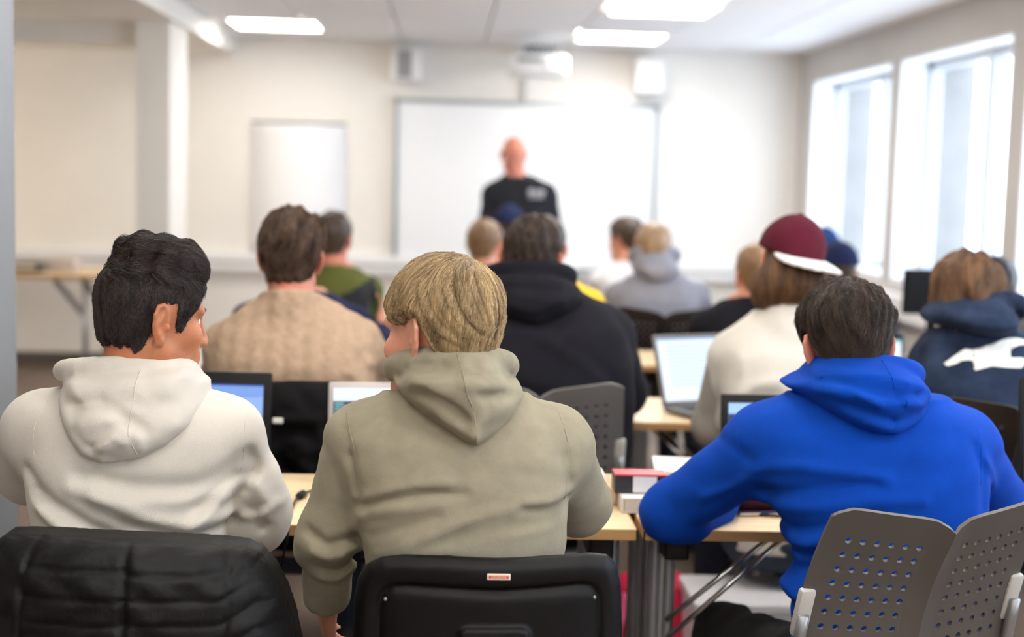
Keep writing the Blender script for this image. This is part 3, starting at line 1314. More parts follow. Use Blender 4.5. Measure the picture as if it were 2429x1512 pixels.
def hood(pr, poly, tmax=.06, wid=.07, m=None, folds=(), rim=None, voxel=.006, front=.05, dy=-.12, seams=(), tilt=0.0):
    """hood lying on the back: the torso surface thickened inside an outline, plus the rolled rim round the neck"""
    pl = local_poly(pr, poly, dy)
    q = np.array(pl)
    lo = np.array((q[:, 0].min()-.06, -.36, q[:, 1].min()-.05))
    hi = np.array((q[:, 0].max()+.06, .16, q[:, 1].max()+.07))
    v = Vol(*[axis(lo[i], hi[i], voxel) for i in range(3)])
    X, Yg, Z = np.meshgrid(*v.a, indexing='ij')
    pts = np.stack([X.ravel(), Yg.ravel(), Z.ravel()], 1)
    v.f = sample(pr['tors'], pts).reshape(v.f.shape).astype(np.float32)
    X2, Z2 = v.a[0][:, None], v.a[2][None, :]
    sd = poly_sd(X2, Z2, pl)
    u = np.clip(sd/wid, 0, 1)
    T = np.where(sd > 0, tmax*np.sqrt(1-(1-u)**2)*(.75+.25*u), np.maximum(sd*3, -.03)-.001)
    if tilt:
        zc = (Z2-q[:, 1].min())/(q[:, 1].max()-q[:, 1].min())
        T = np.where(sd > 0, T*(1+tilt*(zc-.5)), T)
    for (fp, am, wd) in folds:
        fl = local_poly(pr, fp, dy)
        d = seg2(X2, Z2, fl)
        T = T+np.where(sd > 0, am*np.exp(-(d/wd)**2)*np.clip(sd/.012, 0, 1), 0)
    v.f = v.f-T[:, None, :].astype(np.float32)
    v.f = np.maximum(v.f, (Yg-front).astype(np.float32))
    if rim:
        c = pr['loc'](rim['c'])
        n = 26
        rp = []
        for i in range(n+1):
            a = 2*math.pi*i/n
            rp.append(c+np.array((rim['rx']*math.cos(a), rim['ry']*math.sin(a),
                                  rim.get('sx', 0)*math.cos(a)+rim.get('sy', -.03)*math.sin(a))))
        for a, b in zip(rp[:-1], rp[1:]):
            v.add(rc(a, b, rim['r'], rim['r']), .018)
    ho = vol_obj('hood', v, m, pr['go'], smooth=1, largest=True)
    for sm in seams:
        line = catmull(local_poly(pr, sm, dy), 6)
        out = []
        for (x, z) in line:
            ys = np.linspace(-.36, .1, 160)
            f = sample(v, np.stack([np.full(160, x), ys, np.full(160, z)], 1))
            i = np.nonzero(f < 0)[0]
            if len(i):
                out.append((x, ys[i[0]]-.0005, z))
        if len(out) > 2:
            MB().tube(out, .0016, 6).build('seam', m, ho, smooth=True)
    return ho


def seam_on(pr, pts, m, r=.0014, dy=-.1):
    v = pr['g']
    line = catmull(local_poly(pr, pts, dy), 6)
    out = []
    for (x, z) in line:
        ys = np.linspace(-.3, .2, 180)
        f = sample(v, np.stack([np.full(180, x), ys, np.full(180, z)], 1))
        i = np.nonzero(f < 0)[0]
        if len(i):
            out.append((x, ys[i[0]]-.0004, z))
    if len(out) > 2:
        MB().tube(out, r, 6).build('seam', m, pr['go'], smooth=True)
# ------------------------------------------------------------------ front row
def fabric(name, col, var=.1, sheen=.25, bump=.35, bs=650, vscale=14):
    return mat(name, col, rough=.95, var=var, vscale=vscale, bump=bump, bscale=bs, sheen=sheen, spec=.2)


M_WHOOD = fabric('white_fleece', lin(208, 202, 193), .03)
M_OLIVE = fabric('olive_fleece', lin(146, 138, 119), .10, vscale=25)
M_BLUE = fabric('blue_fleece', lin(2, 63, 164), .10, sheen=.06)

H_DARK = hair_mat('dark_hair_base', lin(20, 14, 14), lin(36, 28, 28), False)
H_DARKS = hair_mat('dark_hair', lin(16, 11, 11), lin(66, 50, 47))
H_BLOND = hair_mat('blond_hair_base', lin(74, 56, 36), lin(120, 94, 62), False)
H_BLONDS = hair_mat('blond_hair', lin(84, 64, 40), lin(214, 184, 138))
H_BROWN = hair_mat('brown_hair_base', lin(30, 22, 18), lin(58, 44, 34), False)
H_BROWNS = hair_mat('brown_hair', lin(28, 20, 16), lin(76, 58, 45))


def whorl(cr, grav=1.0, side=0.0):
    cr = np.array(cr)

    def fn(h):
        d = h-cr
        d = d/np.maximum(np.linalg.norm(d, axis=1), 1e-6)[:, None]
        d[:, 2] -= grav*.6
        d[:, 0] += side
        return d
    return fn


# --- boy in the white hoodie
W = person(dict(
    Y=2.6, head=(361, 752, 0.0), rot=(-52, 8, -2), flare=.25, esc=1.15, hs=.96, near=2, skin='tan', gmat=M_WHOOD,
    label='boy in a white hoodie with a black quiff and shaved sides, facing his neighbour',
    neck=(322, 905, -.02), ncut=(0, .2, 1), collar=.02,
    torso=[(925, 190, 450, .03, .085), (960, 95, 560, .01, .11), (1010, 68, 585, -.0, .125), (1080, 62, 578, -.01, .13), (1180, 78, 550, -.02, .125),
           (1270, 102, 538, -.03, .12), (1360, 112, 530, -.03, .12)],
    arms=[dict(j=[(108, 1030, .03, .078), (78, 1105, .17, .072), (200, 1150, .40, .045)], hand=dict(side=-1)),
          dict(j=[(528, 1036, .03, .072), (598, 1215, .10, .066), (520, 1160, .36, .045)],
               extra=[((560, 1230, .08, .062), (612, 1255, .1, .048)), ((590, 1150, .06, .06), (622, 1200, .1, .05))], hand=dict(side=1))],
    folds=[([(200, 1120), (330, 1145), (470, 1150), (560, 1110)], -.010, .018), ([(180, 1150), (330, 1180), (450, 1180), (560, 1160)], .008, .014),
           ([(90, 1170), (160, 1200), (230, 1240), (300, 1262)], -.012, .012), ([(95, 1200), (150, 1240), (210, 1270)], .010, .010),
           ([(240, 1165), (360, 1215), (460, 1240), (540, 1230)], .012, .016), ([(300, 1230), (420, 1262), (530, 1262)], -.009, .012),
           ([(470, 1200), (500, 1170), (540, 1150), (575, 1150)], -.010, .012), ([(420, 1290), (480, 1230), (530, 1190)], .010, .012),
           ([(575, 1090), (590, 1140), (560, 1190)], -.008, .01), ([(590, 1180), (620, 1230), (610, 1270)], .010, .012), ([(540, 1210), (580, 1250), (600, 1290)], -.010, .012),
           ([(560, 1260), (600, 1262), (640, 1235)], .008, .010), ([(60, 1120), (90, 1150), (110, 1170)], -.01, .012)],
    wrinkle=.0008,
    hair=dict(mat=H_DARK, t=(.005, .0025, .002), soft=.010, seed=4, lump=(.0003, 60), taper=(-.05, 0, .6),
              line=[(-.13, -.052), (-.07, -.060), (-.05, -.075), (-.038, -.06), (-.028, -.02), (-.012, .022), (.012, .018), (.016, -.026), (.030, -.030), (.044, -.002), (.062, .022), (.078, .045), (.09, .058), (.14, .07)],
              extra=[((-.004, .012, .116), (.054, .074, .033), .02), ((-.004, .042, .101), (.050, .034, .036), .02), ((-.008, -.033, .120), (.045, .045, .026), .02),
                     ((.034, .022, .104), (.030, .050, .024), .012), ((.016, .054, .086), (.034, .022, .025), .015)],
              post=lambda x, y, z: np.where(z > .07, -.0018*np.sin(x*170+y*40+3*np.sin(y*34))-.0018*np.sin(x*330-y*60)-.002*np.sin(y*120+x*90), 0)*np.clip((z-.07)/.012, 0, 1),
              strand=dict(n=20000, k=8, len=.045, rad=.00036, mat=H_DARKS, fuzz=.004, lift=.005, wa=.6, wf=120,
                          mask=lambda q: q[:, 2] > .078,
                          dir=lambda h: np.stack([.45+0*h[:, 0], .8-.9*np.clip(h[:, 1]-.07, 0, 1)*20, -.15+0*h[:, 0]], 1)),
              strand2=dict(n=26000, k=4, len=.010, rad=.00030, mat=H_DARKS, fuzz=.001, lift=.0015, wa=.4, wf=90, mask=lambda q: q[:, 2] < .085, dir=whorl((-.01, -.06, .11), 1.4)))))
hood(W, [(112, 935), (122, 893), (150, 862), (188, 872), (250, 884), (330, 878), (400, 862), (440, 852), (452, 885), (470, 930), (464, 968), (440, 1018), (395, 1056), (330, 1086), (250, 1096), (196, 1078), (150, 1022), (112, 962)],
     tmax=.062, wid=.085, m=M_WHOOD, voxel=.005,
     folds=[([(165, 930), (230, 905), (320, 908)], .008, .016), ([(180, 965), (240, 950), (290, 975), (345, 1010)], -.010, .011), ([(205, 1000), (270, 985), (330, 1020)], .007, .013),
            ([(320, 1000), (370, 955), (450, 925)], -.006, .016), ([(230, 1050), (265, 1010), (300, 990)], -.008, .009), ([(250, 1060), (285, 1025), (310, 1040)], .007, .010),
            ([(180, 1020), (220, 1055), (280, 1078)], -.005, .010), ([(338, 1020), (352, 1075)], .006, .009), ([(140, 902), (200, 897), (300, 893), (430, 874)], -.009, .007),
            ([(130, 960), (160, 1000), (190, 1040)], .006, .016), ([(380, 900), (430, 960), (420, 1010)], .006, .02)],
     rim=dict(c=(300, 880, .015), rx=.112, ry=.085, r=.014, sy=-.02, sx=.004), seams=[[(325, 885), (322, 950), (318, 1010), (338, 1080)]])
seam_on(W, [(562, 950), (568, 1040), (560, 1120), (540, 1190)], M_WHOOD)
seam_on(W, [(88, 965), (72, 1030), (85, 1100)], M_WHOOD)

# --- blond boy in the olive hoodie
O = person(dict(
    Y=2.45, head=(1041, 787, 0.0), rot=(48, 8, 4), flare=.55, esc=1.08, near=2, skin='fair', gmat=M_OLIVE, hs=1.0,
    label='blond boy in an olive green hoodie, head turned to the boy in the white hoodie',
    neck=(1075, 905, -.02), ncut=(0, .2, 1), collar=.02,
    torso=[(945, 930, 1230, .03, .085), (980, 838, 1310, .01, .11), (1040, 808, 1350, -.0, .13), (1110, 812, 1362, -.01, .135), (1190, 838, 1345, -.02, .13),
           (1270, 862, 1338, -.03, .125), (1330, 872, 1330, -.03, .12), (1420, 872, 1330, -.03, .12)],
    arms=[dict(j=[(868, 1056, .02, .070), (778, 1275, .02, .053), (775, 1425, .10, .042)], hand=dict(d=(.0, .7, -.8), n=(.6, .5, -.3), side=-1, curl=.6), hand_fine=True,
               extra=[((720, 1318, .02, .012), (760, 1310, .02, .03))]),
          dict(j=[(1312, 1058, .02, .068), (1370, 1195, .20, .060), (1280, 1190, .46, .042)], hand=dict(side=1))],
    folds=[([(848, 1190), (900, 1160), (980, 1138), (1060, 1132)], .006, .010), ([(850, 1204), (920, 1180), (1010, 1160), (1100, 1158)], -.006, .009), ([(856, 1218), (930, 1200), (1040, 1182)], .004, .009),
           ([(1010, 1255), (1120, 1215), (1240, 1190), (1335, 1172)], .004, .011), ([(1080, 1285), (1200, 1245), (1335, 1225)], -.004, .011), ([(900, 1312), (980, 1275), (1070, 1235), (1160, 1200)], .004, .011),
           ([(940, 1318), (1060, 1290), (1180, 1255), (1300, 1245)], .004, .010), ([(880, 1270), (960, 1238), (1040, 1210)], -.004, .009), ([(1230, 1120), (1300, 1128), (1350, 1150)], -.003, .012), ([(1240, 1198), (1300, 1205), (1348, 1196)], -.006, .009), ([(1250, 1180), (1310, 1186), (1348, 1180)], .004, .009),
           ([(850, 1230), (820, 1290), (800, 1340)], .008, .012), ([(728, 1290), (770, 1320), (832, 1298)], -.010, .010), ([(738, 1378), (790, 1396), (835, 1366)], -.008, .010), ([(735, 1335), (780, 1350), (830, 1330)], .008, .010), ([(745, 1415), (790, 1420), (830, 1400)], .006, .010), ([(830, 1090), (845, 1150), (850, 1190)], -.007, .009), ([(812, 1030), (835, 1090)], -.003, .008),
           ([(1345, 1090), (1350, 1150), (1340, 1210)], -.006, .010), ([(760, 1090), (790, 1130), (800, 1180)], -.004, .012)],
    wrinkle=.0010,
    hair=dict(mat=H_BLOND, t=(.017, .013, .010), soft=.018, seed=9, lump=(.0012, 55), taper=(-.065, .02, .15), front=.6, streak=((.01, -.075, .115), .0055, (13, 22, 35, 51)),
              line=[(-.13, -.068), (-.065, -.09), (-.055, -.085), (-.047, -.05), (-.040, -.01), (-.030, .010), (-.01, .020), (.02, .012), (.05, .012), (.07, .026), (.085, .036), (.14, .04)],
              strand=dict(n=34000, k=10, len=.075, rad=.00036, mat=H_BLONDS, fuzz=.003, lift=.002, wa=.3, wf=150, wa2=.12,
                          dir=whorl((.01, -.075, .115), 1.1)))))
hood(O, [(918, 918), (928, 880), (960, 853), (1010, 838), (1080, 832), (1150, 834), (1186, 850), (1206, 882), (1214, 908), (1246, 932), (1250, 958), (1222, 996), (1172, 1034), (1130, 1058), (1100, 1044), (1034, 1006), (962, 962)],
     tmax=.078, wid=.075, m=M_OLIVE, voxel=.005, tilt=.35,
     folds=[([(945, 905), (985, 878), (1050, 868)], -.020, .010), ([(985, 895), (1040, 915), (1100, 925)], .012, .014), ([(1000, 930), (1060, 950), (1110, 990)], -.010, .012), ([(1105, 905), (1170, 915), (1215, 915)], .012, .010),
            ([(1110, 930), (1180, 940), (1235, 950)], -.012, .010), ([(1098, 850), (1105, 900), (1118, 950), (1128, 1050)], .010, .012), ([(1150, 870), (1180, 880)], .010, .012), ([(1150, 985), (1200, 980), (1230, 960)], .008, .014),
            ([(1000, 960), (1060, 1000), (1110, 1030)], .008, .012)],
     rim=dict(c=(1070, 872, .02), rx=.098, ry=.092, r=.017, sy=-.03, sx=.004), seams=[[(1082, 836), (1098, 885), (1108, 930), (1120, 960), (1128, 1010), (1130, 1050)]])
seam_on(O, [(815, 1000), (838, 1070), (845, 1130), (850, 1190)], M_OLIVE)
seam_on(O, [(1330, 985), (1352, 1060), (1350, 1130), (1342, 1200)], M_OLIVE)

# --- boy in the blue hoodie
B = person(dict(
    Y=2.8, head=(2005, 820, 0.0), rot=(5, 14, -3), flare=.78, esc=1.12, near=2, skin='ruddy', gmat=M_BLUE, pmat=M_BLACKPANTS, hs=.97,
    label='boy in a bright blue hoodie with short dark brown hair, bent over the table',
    neck=(2040, 930, -.05), ncut=(0, .3, 1), collar=.03, knee=(.24, .40), knee_dz=-.035,
    torso=[(940, 1890, 2240, .02, .09), (975, 1800, 2300, .0, .115), (1030, 1775, 2325, -.01, .135), (1110, 1790, 2325, -.02, .145), (1200, 1828, 2315, -.04, .14),
           (1290, 1862, 2305, -.06, .13), (1370, 1848, 2300, -.07, .13), (1460, 1862, 2300, -.08, .13), (1560, 1850, 2300, -.08, .13)],
    arms=[dict(j=[(1818, 1060, .02, .078), (1588, 1216, .16, .060), (1775, 1150, .42, .046)], hand=dict(side=-1), k=.05,
               extra=[((1640, 1235, .17, .048), (1700, 1205, .25, .045))]),
          dict(j=[(2278, 1058, .02, .074), (2375, 1200, .14, .058), (2330, 1150, .42, .045)], hand=dict(side=1))],
    folds=[([(1790, 1120), (1880, 1100), (1980, 1105), (2080, 1120)], .008, .014), ([(1820, 1180), (1920, 1150), (2050, 1135)], -.008, .014), ([(1830, 1210), (1930, 1190), (2050, 1170), (2160, 1170)], .008, .014),
           ([(1860, 1260), (1960, 1230), (2060, 1210)], -.007, .014), ([(1845, 1330), (1880, 1290), (1940, 1260)], .012, .014), ([(1840, 1350), (1890, 1360), (1930, 1330)], -.012, .012), ([(1840, 1390), (1880, 1410), (1930, 1390)], .012, .014), ([(1850, 1440), (1890, 1440)], -.012, .012),
           ([(1700, 1215), (1760, 1180), (1800, 1130)], .008, .012), ([(1720, 1060), (1780, 1090), (1800, 1130)], -.006, .014), ([(2310, 1060), (2330, 1120), (2320, 1200)], -.006, .012), ([(2340, 1090), (2370, 1130), (2400, 1180)], .006, .010), ([(1860, 1290), (1900, 1310), (1950, 1300)], -.008, .012)],
    wrinkle=.0010,
    hair=dict(mat=H_BROWN, t=(.020, .013, .012), soft=.012, seed=14, lump=(.0035, 60), taper=(-.040, .06, .14),
              line=[(-.13, -.074), (-.06, -.078), (-.045, -.06), (-.034, -.02), (-.02, .018), (-.006, .03), (.012, .018), (.018, -.02), (.034, -.018), (.042, .02), (.062, .05), (.085, .066), (.14, .07)],
              strand=dict(n=26000, k=9, len=.045, rad=.00038, mat=H_BROWNS, fuzz=.004, lift=.003, wa=.7, wf=110, wa2=.3,
                          dir=whorl((.0, -.05, .13), 1.0)))))
hood(B, [(1880, 934), (1905, 892), (1935, 866), (1990, 850), (2050, 848), (2095, 853), (2150, 864), (2205, 890), (2222, 918), (2226, 952), (2200, 990), (2165, 1010), (2118, 1030), (2072, 1026), (2030, 1012), (1980, 984), (1925, 952)],
     tmax=.074, wid=.075, m=M_BLUE, voxel=.0055, tilt=.3,
     folds=[([(1900, 915), (1960, 900), (2040, 915), (2100, 928)], -.010, .010), ([(1940, 930), (2010, 925), (2060, 950)], .012, .012), ([(2000, 955), (2060, 975), (2100, 990)], -.010, .010), ([(2110, 890), (2170, 905), (2215, 935)], .012, .012),
            ([(2110, 930), (2170, 935), (2200, 925)], -.012, .008), ([(2130, 945), (2180, 960), (2205, 960)], .009, .010), ([(2110, 990), (2160, 985), (2200, 970)], -.008, .012), ([(1950, 885), (2030, 880), (2090, 890)], .009, .010), ([(1960, 965), (2040, 1000), (2090, 1012)], .006, .012)],
     rim=dict(c=(2048, 888, .0), rx=.100, ry=.088, r=.017, sy=-.03, sx=-.004), seams=[[(2095, 856), (2100, 890), (2106, 926)], [(2130, 938), (2126, 970), (2112, 1000), (2094, 1026)]])
seam_on(B, [(1770, 1000), (1765, 1050), (1780, 1110), (1800, 1150)], M_BLUE)
seam_on(B, [(2325, 1005), (2330, 1070), (2318, 1150)], M_BLUE)
# ------------------------------------------------------------------ rows behind
def patch(pr, poly, name, m, off=.002, sub=4, dy=-.1, parent=None, label=None):
    """flat print or panel following the surface of a garment"""
    pl = local_poly(pr, poly, dy)
    bm = bmesh.new()
    bm.faces.new([bm.verts.new((x, 0, z)) for x, z in pl])
    bmesh.ops.triangulate(bm, faces=bm.faces[:])
    for _ in range(sub):
        le = [e for e in bm.edges if e.calc_length() > .016]
        if not le:
            break
        bmesh.ops.subdivide_edges(bm, edges=le, cuts=1)
        bmesh.ops.triangulate(bm, faces=bm.faces[:])
    vv = list(bm.verts)
    P0 = np.array([(q.co.x, q.co.z) for q in vv])
    ys = np.linspace(-.34, .2, 120)
    n = len(P0)
    pts = np.stack([np.repeat(P0[:, 0], 120), np.tile(ys, n), np.repeat(P0[:, 1], 120)], 1)
    f = sample(pr['g'], pts).reshape(n, 120)
    for i, q in enumerate(vv):
        k = np.nonzero(f[i] < 0)[0]
        if len(k) and k[0] > 0:
            a, b = f[i, k[0]-1], f[i, k[0]]
            y = ys[k[0]-1]+(ys[1]-ys[0])*a/(a-b)
        else:
            y = 0.0
        q.co.y = y-off
    me = bpy.data.meshes.new(name)
    bm.to_mesh(me)
    bm.free()
    o = link(name, me, m, parent or pr['go'], smooth=True)
    return tag(o, label)


def student(label, head, Y, rt, sh, gmat, hair=None, near=0, skin='fair', garment='sweater', rows=None, arms=None, neck=None, **kw):
    s = Y/FPX
    hx, hy = head
    xc, ys, hw = sh
    q = lambda m: m/s
    if rows is None:
        rows = [(ys-q(.045), xc-.36*hw, xc+.36*hw, .02, .07), (ys-q(.0), xc-.62*hw, xc+.62*hw, .01, .1), (ys+q(.08), xc-.74*hw, xc+.74*hw, -.01, .125),
                (ys+q(.2), xc-.73*hw, xc+.73*hw, -.02, .125), (ys+q(.34), xc-.68*hw, xc+.68*hw, -.03, .12)]
    if arms is None:
        r = .24*hw*s
        arms = [dict(j=[(xc+g*.74*hw, ys+q(.075), .03, r), (xc+g*.92*hw, ys+q(.27), .17, r*.85), (xc+g*.45*hw, ys+q(.30), .42, .042)], hand=dict(side=g)) for g in (-1, 1)]
    sp = dict(Y=Y, head=(hx, hy, .02), rot=rt, near=near, skin=skin, gmat=gmat, label=label, garment=garment,
              neck=(neck or (hx*.5+xc*.5, min(hy+q(.17), ys-q(.005)))) + ((-.03,) if neck is None or len(neck) == 2 else ()), torso=rows, arms=arms, wrinkle=.0012, ncut=(0, .25, 1), collar=.03)
    if hair:
        sp['hair'] = hair
    sp.update(kw)
    return person(sp)


def short_hair(m, ms=None, t=(.013, .007, .005), seed=1, lump=(.003, 55), n=9000, **kw):
    d = dict(mat=m, t=t, lump=lump, seed=seed)
    if ms:
        d['strand'] = dict(n=n, k=7, len=.04, rad=.0007, mat=ms, fuzz=.003, lift=.002, wa=.7, wf=110, wa2=.3, dir=whorl((0, -.05, .13), 1.0))
    d.update(kw)
    return d


def cap(pr, m, brim_m, ang=0.0, tilt=0.0, name='cap', label=None, brim=True, blen=.075):
    """baseball cap: dome on the skull, brim pointing ang degrees from straight ahead"""
    c, s = pr['c'], pr['s']
    R = pr['R'] @ np.array(Matrix.Rotation(math.radians(ang), 3, 'Z')) @ np.array(Matrix.Rotation(math.radians(tilt), 3, 'X'))
    T = lambda p: c+R @ (np.array(p, float)*s)
    v = Vol(*[axis(c[i]-.2, c[i]+.2, .0055) for i in range(3)])
    H_ = pr['R']
    v.add(ell(c+H_ @ (np.array((0, -.013, .032))*s), np.array((.090, .113, .102))*s, H_))
    v.add(ell(c+H_ @ (np.array((0, .035, .04))*s), np.array((.078, .072, .075))*s, H_), .02)
    v.cut(T((0, 0, .022)), R @ np.array((0, 0, -1)))
    co = vol_obj(name, v, m, pr['root'], label=label)
    if brim:
        b = Vol(*[axis(c[i]-.26, c[i]+.26, .006) for i in range(3)])
        b.add(ell(T((0, .095, .022)), np.array((.094, blen+.02, .40))*s, R))
        X = b.grid()
        sl, Xx, Yy, Zz = X
        px, py, pz = Xx-c[0], Yy-c[1], Zz-c[2]
        hx = (px*R[0, 0]+py*R[1, 0]+pz*R[2, 0])/s
        hz = (px*R[0, 2]+py*R[1, 2]+pz*R[2, 2])/s
        hy = (px*R[0, 1]+py*R[1, 1]+pz*R[2, 1])/s
        zc = .026-1.6*hx**2-.12*(hy-.09)
        b.f = np.maximum(np.maximum(b.f, (np.abs(hz-zc)-.0055)), (.05-hy)).astype(np.float32)
        vol_obj('brim', b, brim_m or m, co)
    bt = MB().lathe([(.001, .0), (.009, .0), (.008, .004), (.003, .006)], 12)
    bo = bt.build('button', m, co)
    bo.matrix_local = Matrix.Translation(Vector(T((0, -.004, .133)))) @ Matrix(R.tolist()).to_4x4()
    return co


H_MB = hair_mat('mid_brown_base', lin(52, 36, 26), lin(92, 68, 50), False)
H_MBS = hair_mat('mid_brown_hair', lin(38, 27, 20), lin(104, 76, 56))
H_LB = hair_mat('light_brown_base', lin(104, 78, 54), lin(146, 112, 80), False)
H_DB = hair_mat('dark_brown_base', lin(46, 34, 28), lin(74, 56, 44), False)
H_SH = hair_mat('sandy_base', lin(140, 112, 86), lin(176, 146, 114), False)
H_OMB = hair_mat('streaked_hair', lin(52, 36, 26), lin(152, 110, 74))
M_BEIGE = mat('beige_wool', lin(174, 148, 125), rough=.95, var=.10, vscale=60, bump=.9, bscale=160, sheen=.3, spec=.15)
M_BLACKH = fabric('black_fleece', lin(24, 23, 30), .12)
M_GREYW = fabric('pale_grey_jersey', lin(214, 208, 198), .04)
M_GREYS = fabric('grey_sleeve_jersey', lin(166, 158, 148), .08)
M_TIE = mat('tie_dye_navy', lin(27, 36, 58), rough=.95, var=.4, vscale=8, bump=.5, bscale=420, sheen=.15, spec=.2, var2=lin(54, 68, 94))
M_NAVY = fabric('navy_knit', lin(32, 36, 66), .12)
M_GREEN = fabric('green_shell', lin(96, 100, 52), .10)
M_YELLOW = fabric('yellow_cotton', lin(252, 206, 64), .04)
M_GREYH = fabric('grey_marl', lin(150, 150, 160), .10)
M_BLUEGREY = fabric('blue_grey_cotton', lin(112, 124, 150), .08)
M_WSHIRT = fabric('white_cotton', lin(232, 232, 236), .03)
M_CAMO = fabric('camouflage', lin(90, 88, 82), .35, vscale=14)
M_TEACH = fabric('charcoal_jersey', lin(38, 39, 44), .10)
M_MAROON = fabric('maroon_wool', lin(84, 24, 40), .12)
M_CAPW = fabric('white_brim', lin(232, 228, 224), .03)
M_CAPN = fabric('navy_cap', lin(30, 38, 70), .12)
M_CAPN2 = fabric('blue_cap', lin(34, 56, 100), .10)
M_PRINT = mat('white_print', lin(244, 242, 234), rough=.8)
M_PLAID = fabric('plaid_red', lin(120, 62, 78), .35, vscale=30)

Be = student('man in a beige cable knit sweater with wavy brown hair', (692, 609), 3.9, (-3, 6, 2), (690, 740, 190), M_BEIGE, near=1, skin='ruddy',
             rows=[(706, 622, 764, .02, .07), (742, 565, 832, .01, .10), (790, 522, 872, -.01, .13), (850, 505, 893, -.03, .145), (930, 510, 890, -.04, .14), (1030, 525, 880, -.05, .13)],
             arms=[dict(j=[(552, 832, .05, .078), (522, 945, .20, .064), (620, 960, .42, .044)], hand=dict(side=-1)), dict(j=[(842, 828, .05, .078), (893, 935, .18, .062), (800, 960, .42, .044)], hand=dict(side=1))],
             neck=(690, 712, -.03), collar=.022, garment='sweater',
             gdisp=lambda X, Y, Z: -.0075*np.abs(np.sin(X*63))*(.75+.25*np.sin(Z*150+6*np.sin(X*31.5))),
             folds=[([(855, 850), (880, 890), (890, 915)], -.010, .014), ([(840, 880), (860, 905), (868, 920)], .008, .012)],
             hair=short_hair(H_MB, H_MBS, t=(.015, .010, .009), seed=21, lump=(.007, 62), n=12000))
Bl = student('heavily built man in a black hooded sweatshirt with short brown hair', (1258, 614), 4.05, (-4, 12, 4), (1260, 730, 230), M_BLACKH, near=1, skin='ruddy', garment='hoodie',
             rows=[(690, 1150, 1372, .02, .09), (725, 1085, 1440, .01, .12), (780, 1045, 1480, -.02, .16), (870, 1020, 1500, -.04, .18), (960, 1020, 1500, -.05, .18), (1060, 1030, 1490, -.05, .17)],
             arms=[dict(j=[(1085, 800, .05, .088), (1040, 935, .22, .074), (1120, 975, .44, .050)], hand=dict(side=-1)), dict(j=[(1432, 800, .05, .090), (1474, 930, .22, .076), (1400, 975, .44, .050)], hand=dict(side=1))],
             neck=(1256, 690, -.03), collar=.02, trap=.07,
             folds=[([(1290, 800), (1370, 840), (1420, 890), (1440, 930)], .007, .02), ([(1330, 810), (1400, 850), (1450, 900)], -.006, .016), ([(1180, 880), (1300, 900), (1420, 910)], .005, .02)],
             hair=short_hair(H_DB, H_BROWNS, t=(.008, .004, .003), seed=23, n=9000, line=[(-.13, -.05), (-.06, -.06), (-.04, -.04), (-.026, -.01), (-.012, .022), (.012, .018), (.018, -.02), (.034, -.018), (.042, .02), (.062, .05), (.085, .066), (.14, .07)]))
hood(Bl, [(1148, 676), (1176, 648), (1230, 640), (1300, 641), (1345, 655), (1385, 690), (1394, 715), (1350, 742), (1270, 768), (1200, 752), (1160, 722)], tmax=.075, wid=.075, m=M_BLACKH, voxel=.009,
     folds=[([(1160, 690), (1230, 680), (1320, 690)], -.012, .014), ([(1190, 720), (1260, 730), (1330, 715)], .012, .016)], rim=dict(c=(1256, 655, .02), rx=.115, ry=.10, r=.02, sy=-.03))
Cg = student('person in a pale grey sweatshirt wearing a maroon cap with a white brim backwards', (1872, 620), 3.95, (6, 4, 9), (1870, 790, 190), M_GREYW, near=1, garment='sweatshirt', sleeve_mat=M_GREYS, sleeve_label='darker grey raglan sleeve',
             rows=[(740, 1795, 1945, .02, .07), (775, 1748, 2000, .01, .10), (830, 1712, 2034, -.01, .13), (900, 1708, 2038, -.02, .14), (990, 1712, 2034, -.03, .135), (1080, 1720, 2024, -.04, .13)],
             arms=[dict(j=[(1738, 848, .04, .066), (1692, 1010, .12, .056), (1780, 990, .40, .042)], hand=dict(side=-1)), dict(j=[(2012, 848, .04, .066), (2050, 1000, .14, .056), (1970, 990, .40, .042)], hand=dict(side=1))],
             neck=(1868, 745, -.03), collar=.025,
             folds=[([(1745, 940), (1780, 910), (1830, 900)], .008, .016), ([(1740, 965), (1790, 940), (1840, 935)], -.008, .016), ([(1760, 850), (1755, 900), (1750, 950)], .006, .014)],
             hair=dict(mat=H_MB, t=(.002, .003, .004), seed=31, lump=(.0, 50), line=[(-.13, -.10), (-.06, -.10), (-.03, -.10), (.0, -.095), (.03, -.085), (.045, -.03), (.06, .03), (.085, .06), (.14, .07)],
                       extra=[((-.0, -.052, -.055), (.082, .062, .072), .03), ((-.058, -.03, -.085), (.036, .045, .052), .025), ((.058, -.03, -.078), (.036, .045, .05), .025)],
                       strand=dict(n=13000, k=9, len=.09, rad=.0007, mat=H_OMB, fuzz=.008, lift=.008, wa=.3, wf=90, wa2=.15, mask=lambda q: q[:, 2] < .005,
                                   root_above=-.2, dir=lambda h: np.stack([h[:, 0]*.8, 0*h[:, 0]-.1, -1+0*h[:, 0]], 1))))
cc = cap(Cg, M_MAROON, M_CAPW, ang=192, tilt=-10, label='maroon cap with white brim, worn backwards', blen=.085)
q0 = P(1880, 570, 3.82)-Cg['org']
q1 = P(1920, 594, 3.82)-Cg['org']
mp_ = mat('cap_patch', lin(92, 52, 46), rough=.7)
v = MB().box((q0[0], -.002, q1[2]), (q1[0], .002, q0[2]), .001).build('patch', mp_, cc)
v.location = (0.012, -.098, .0)
v.rotation_euler = (math.radians(-6), 0, math.radians(8))

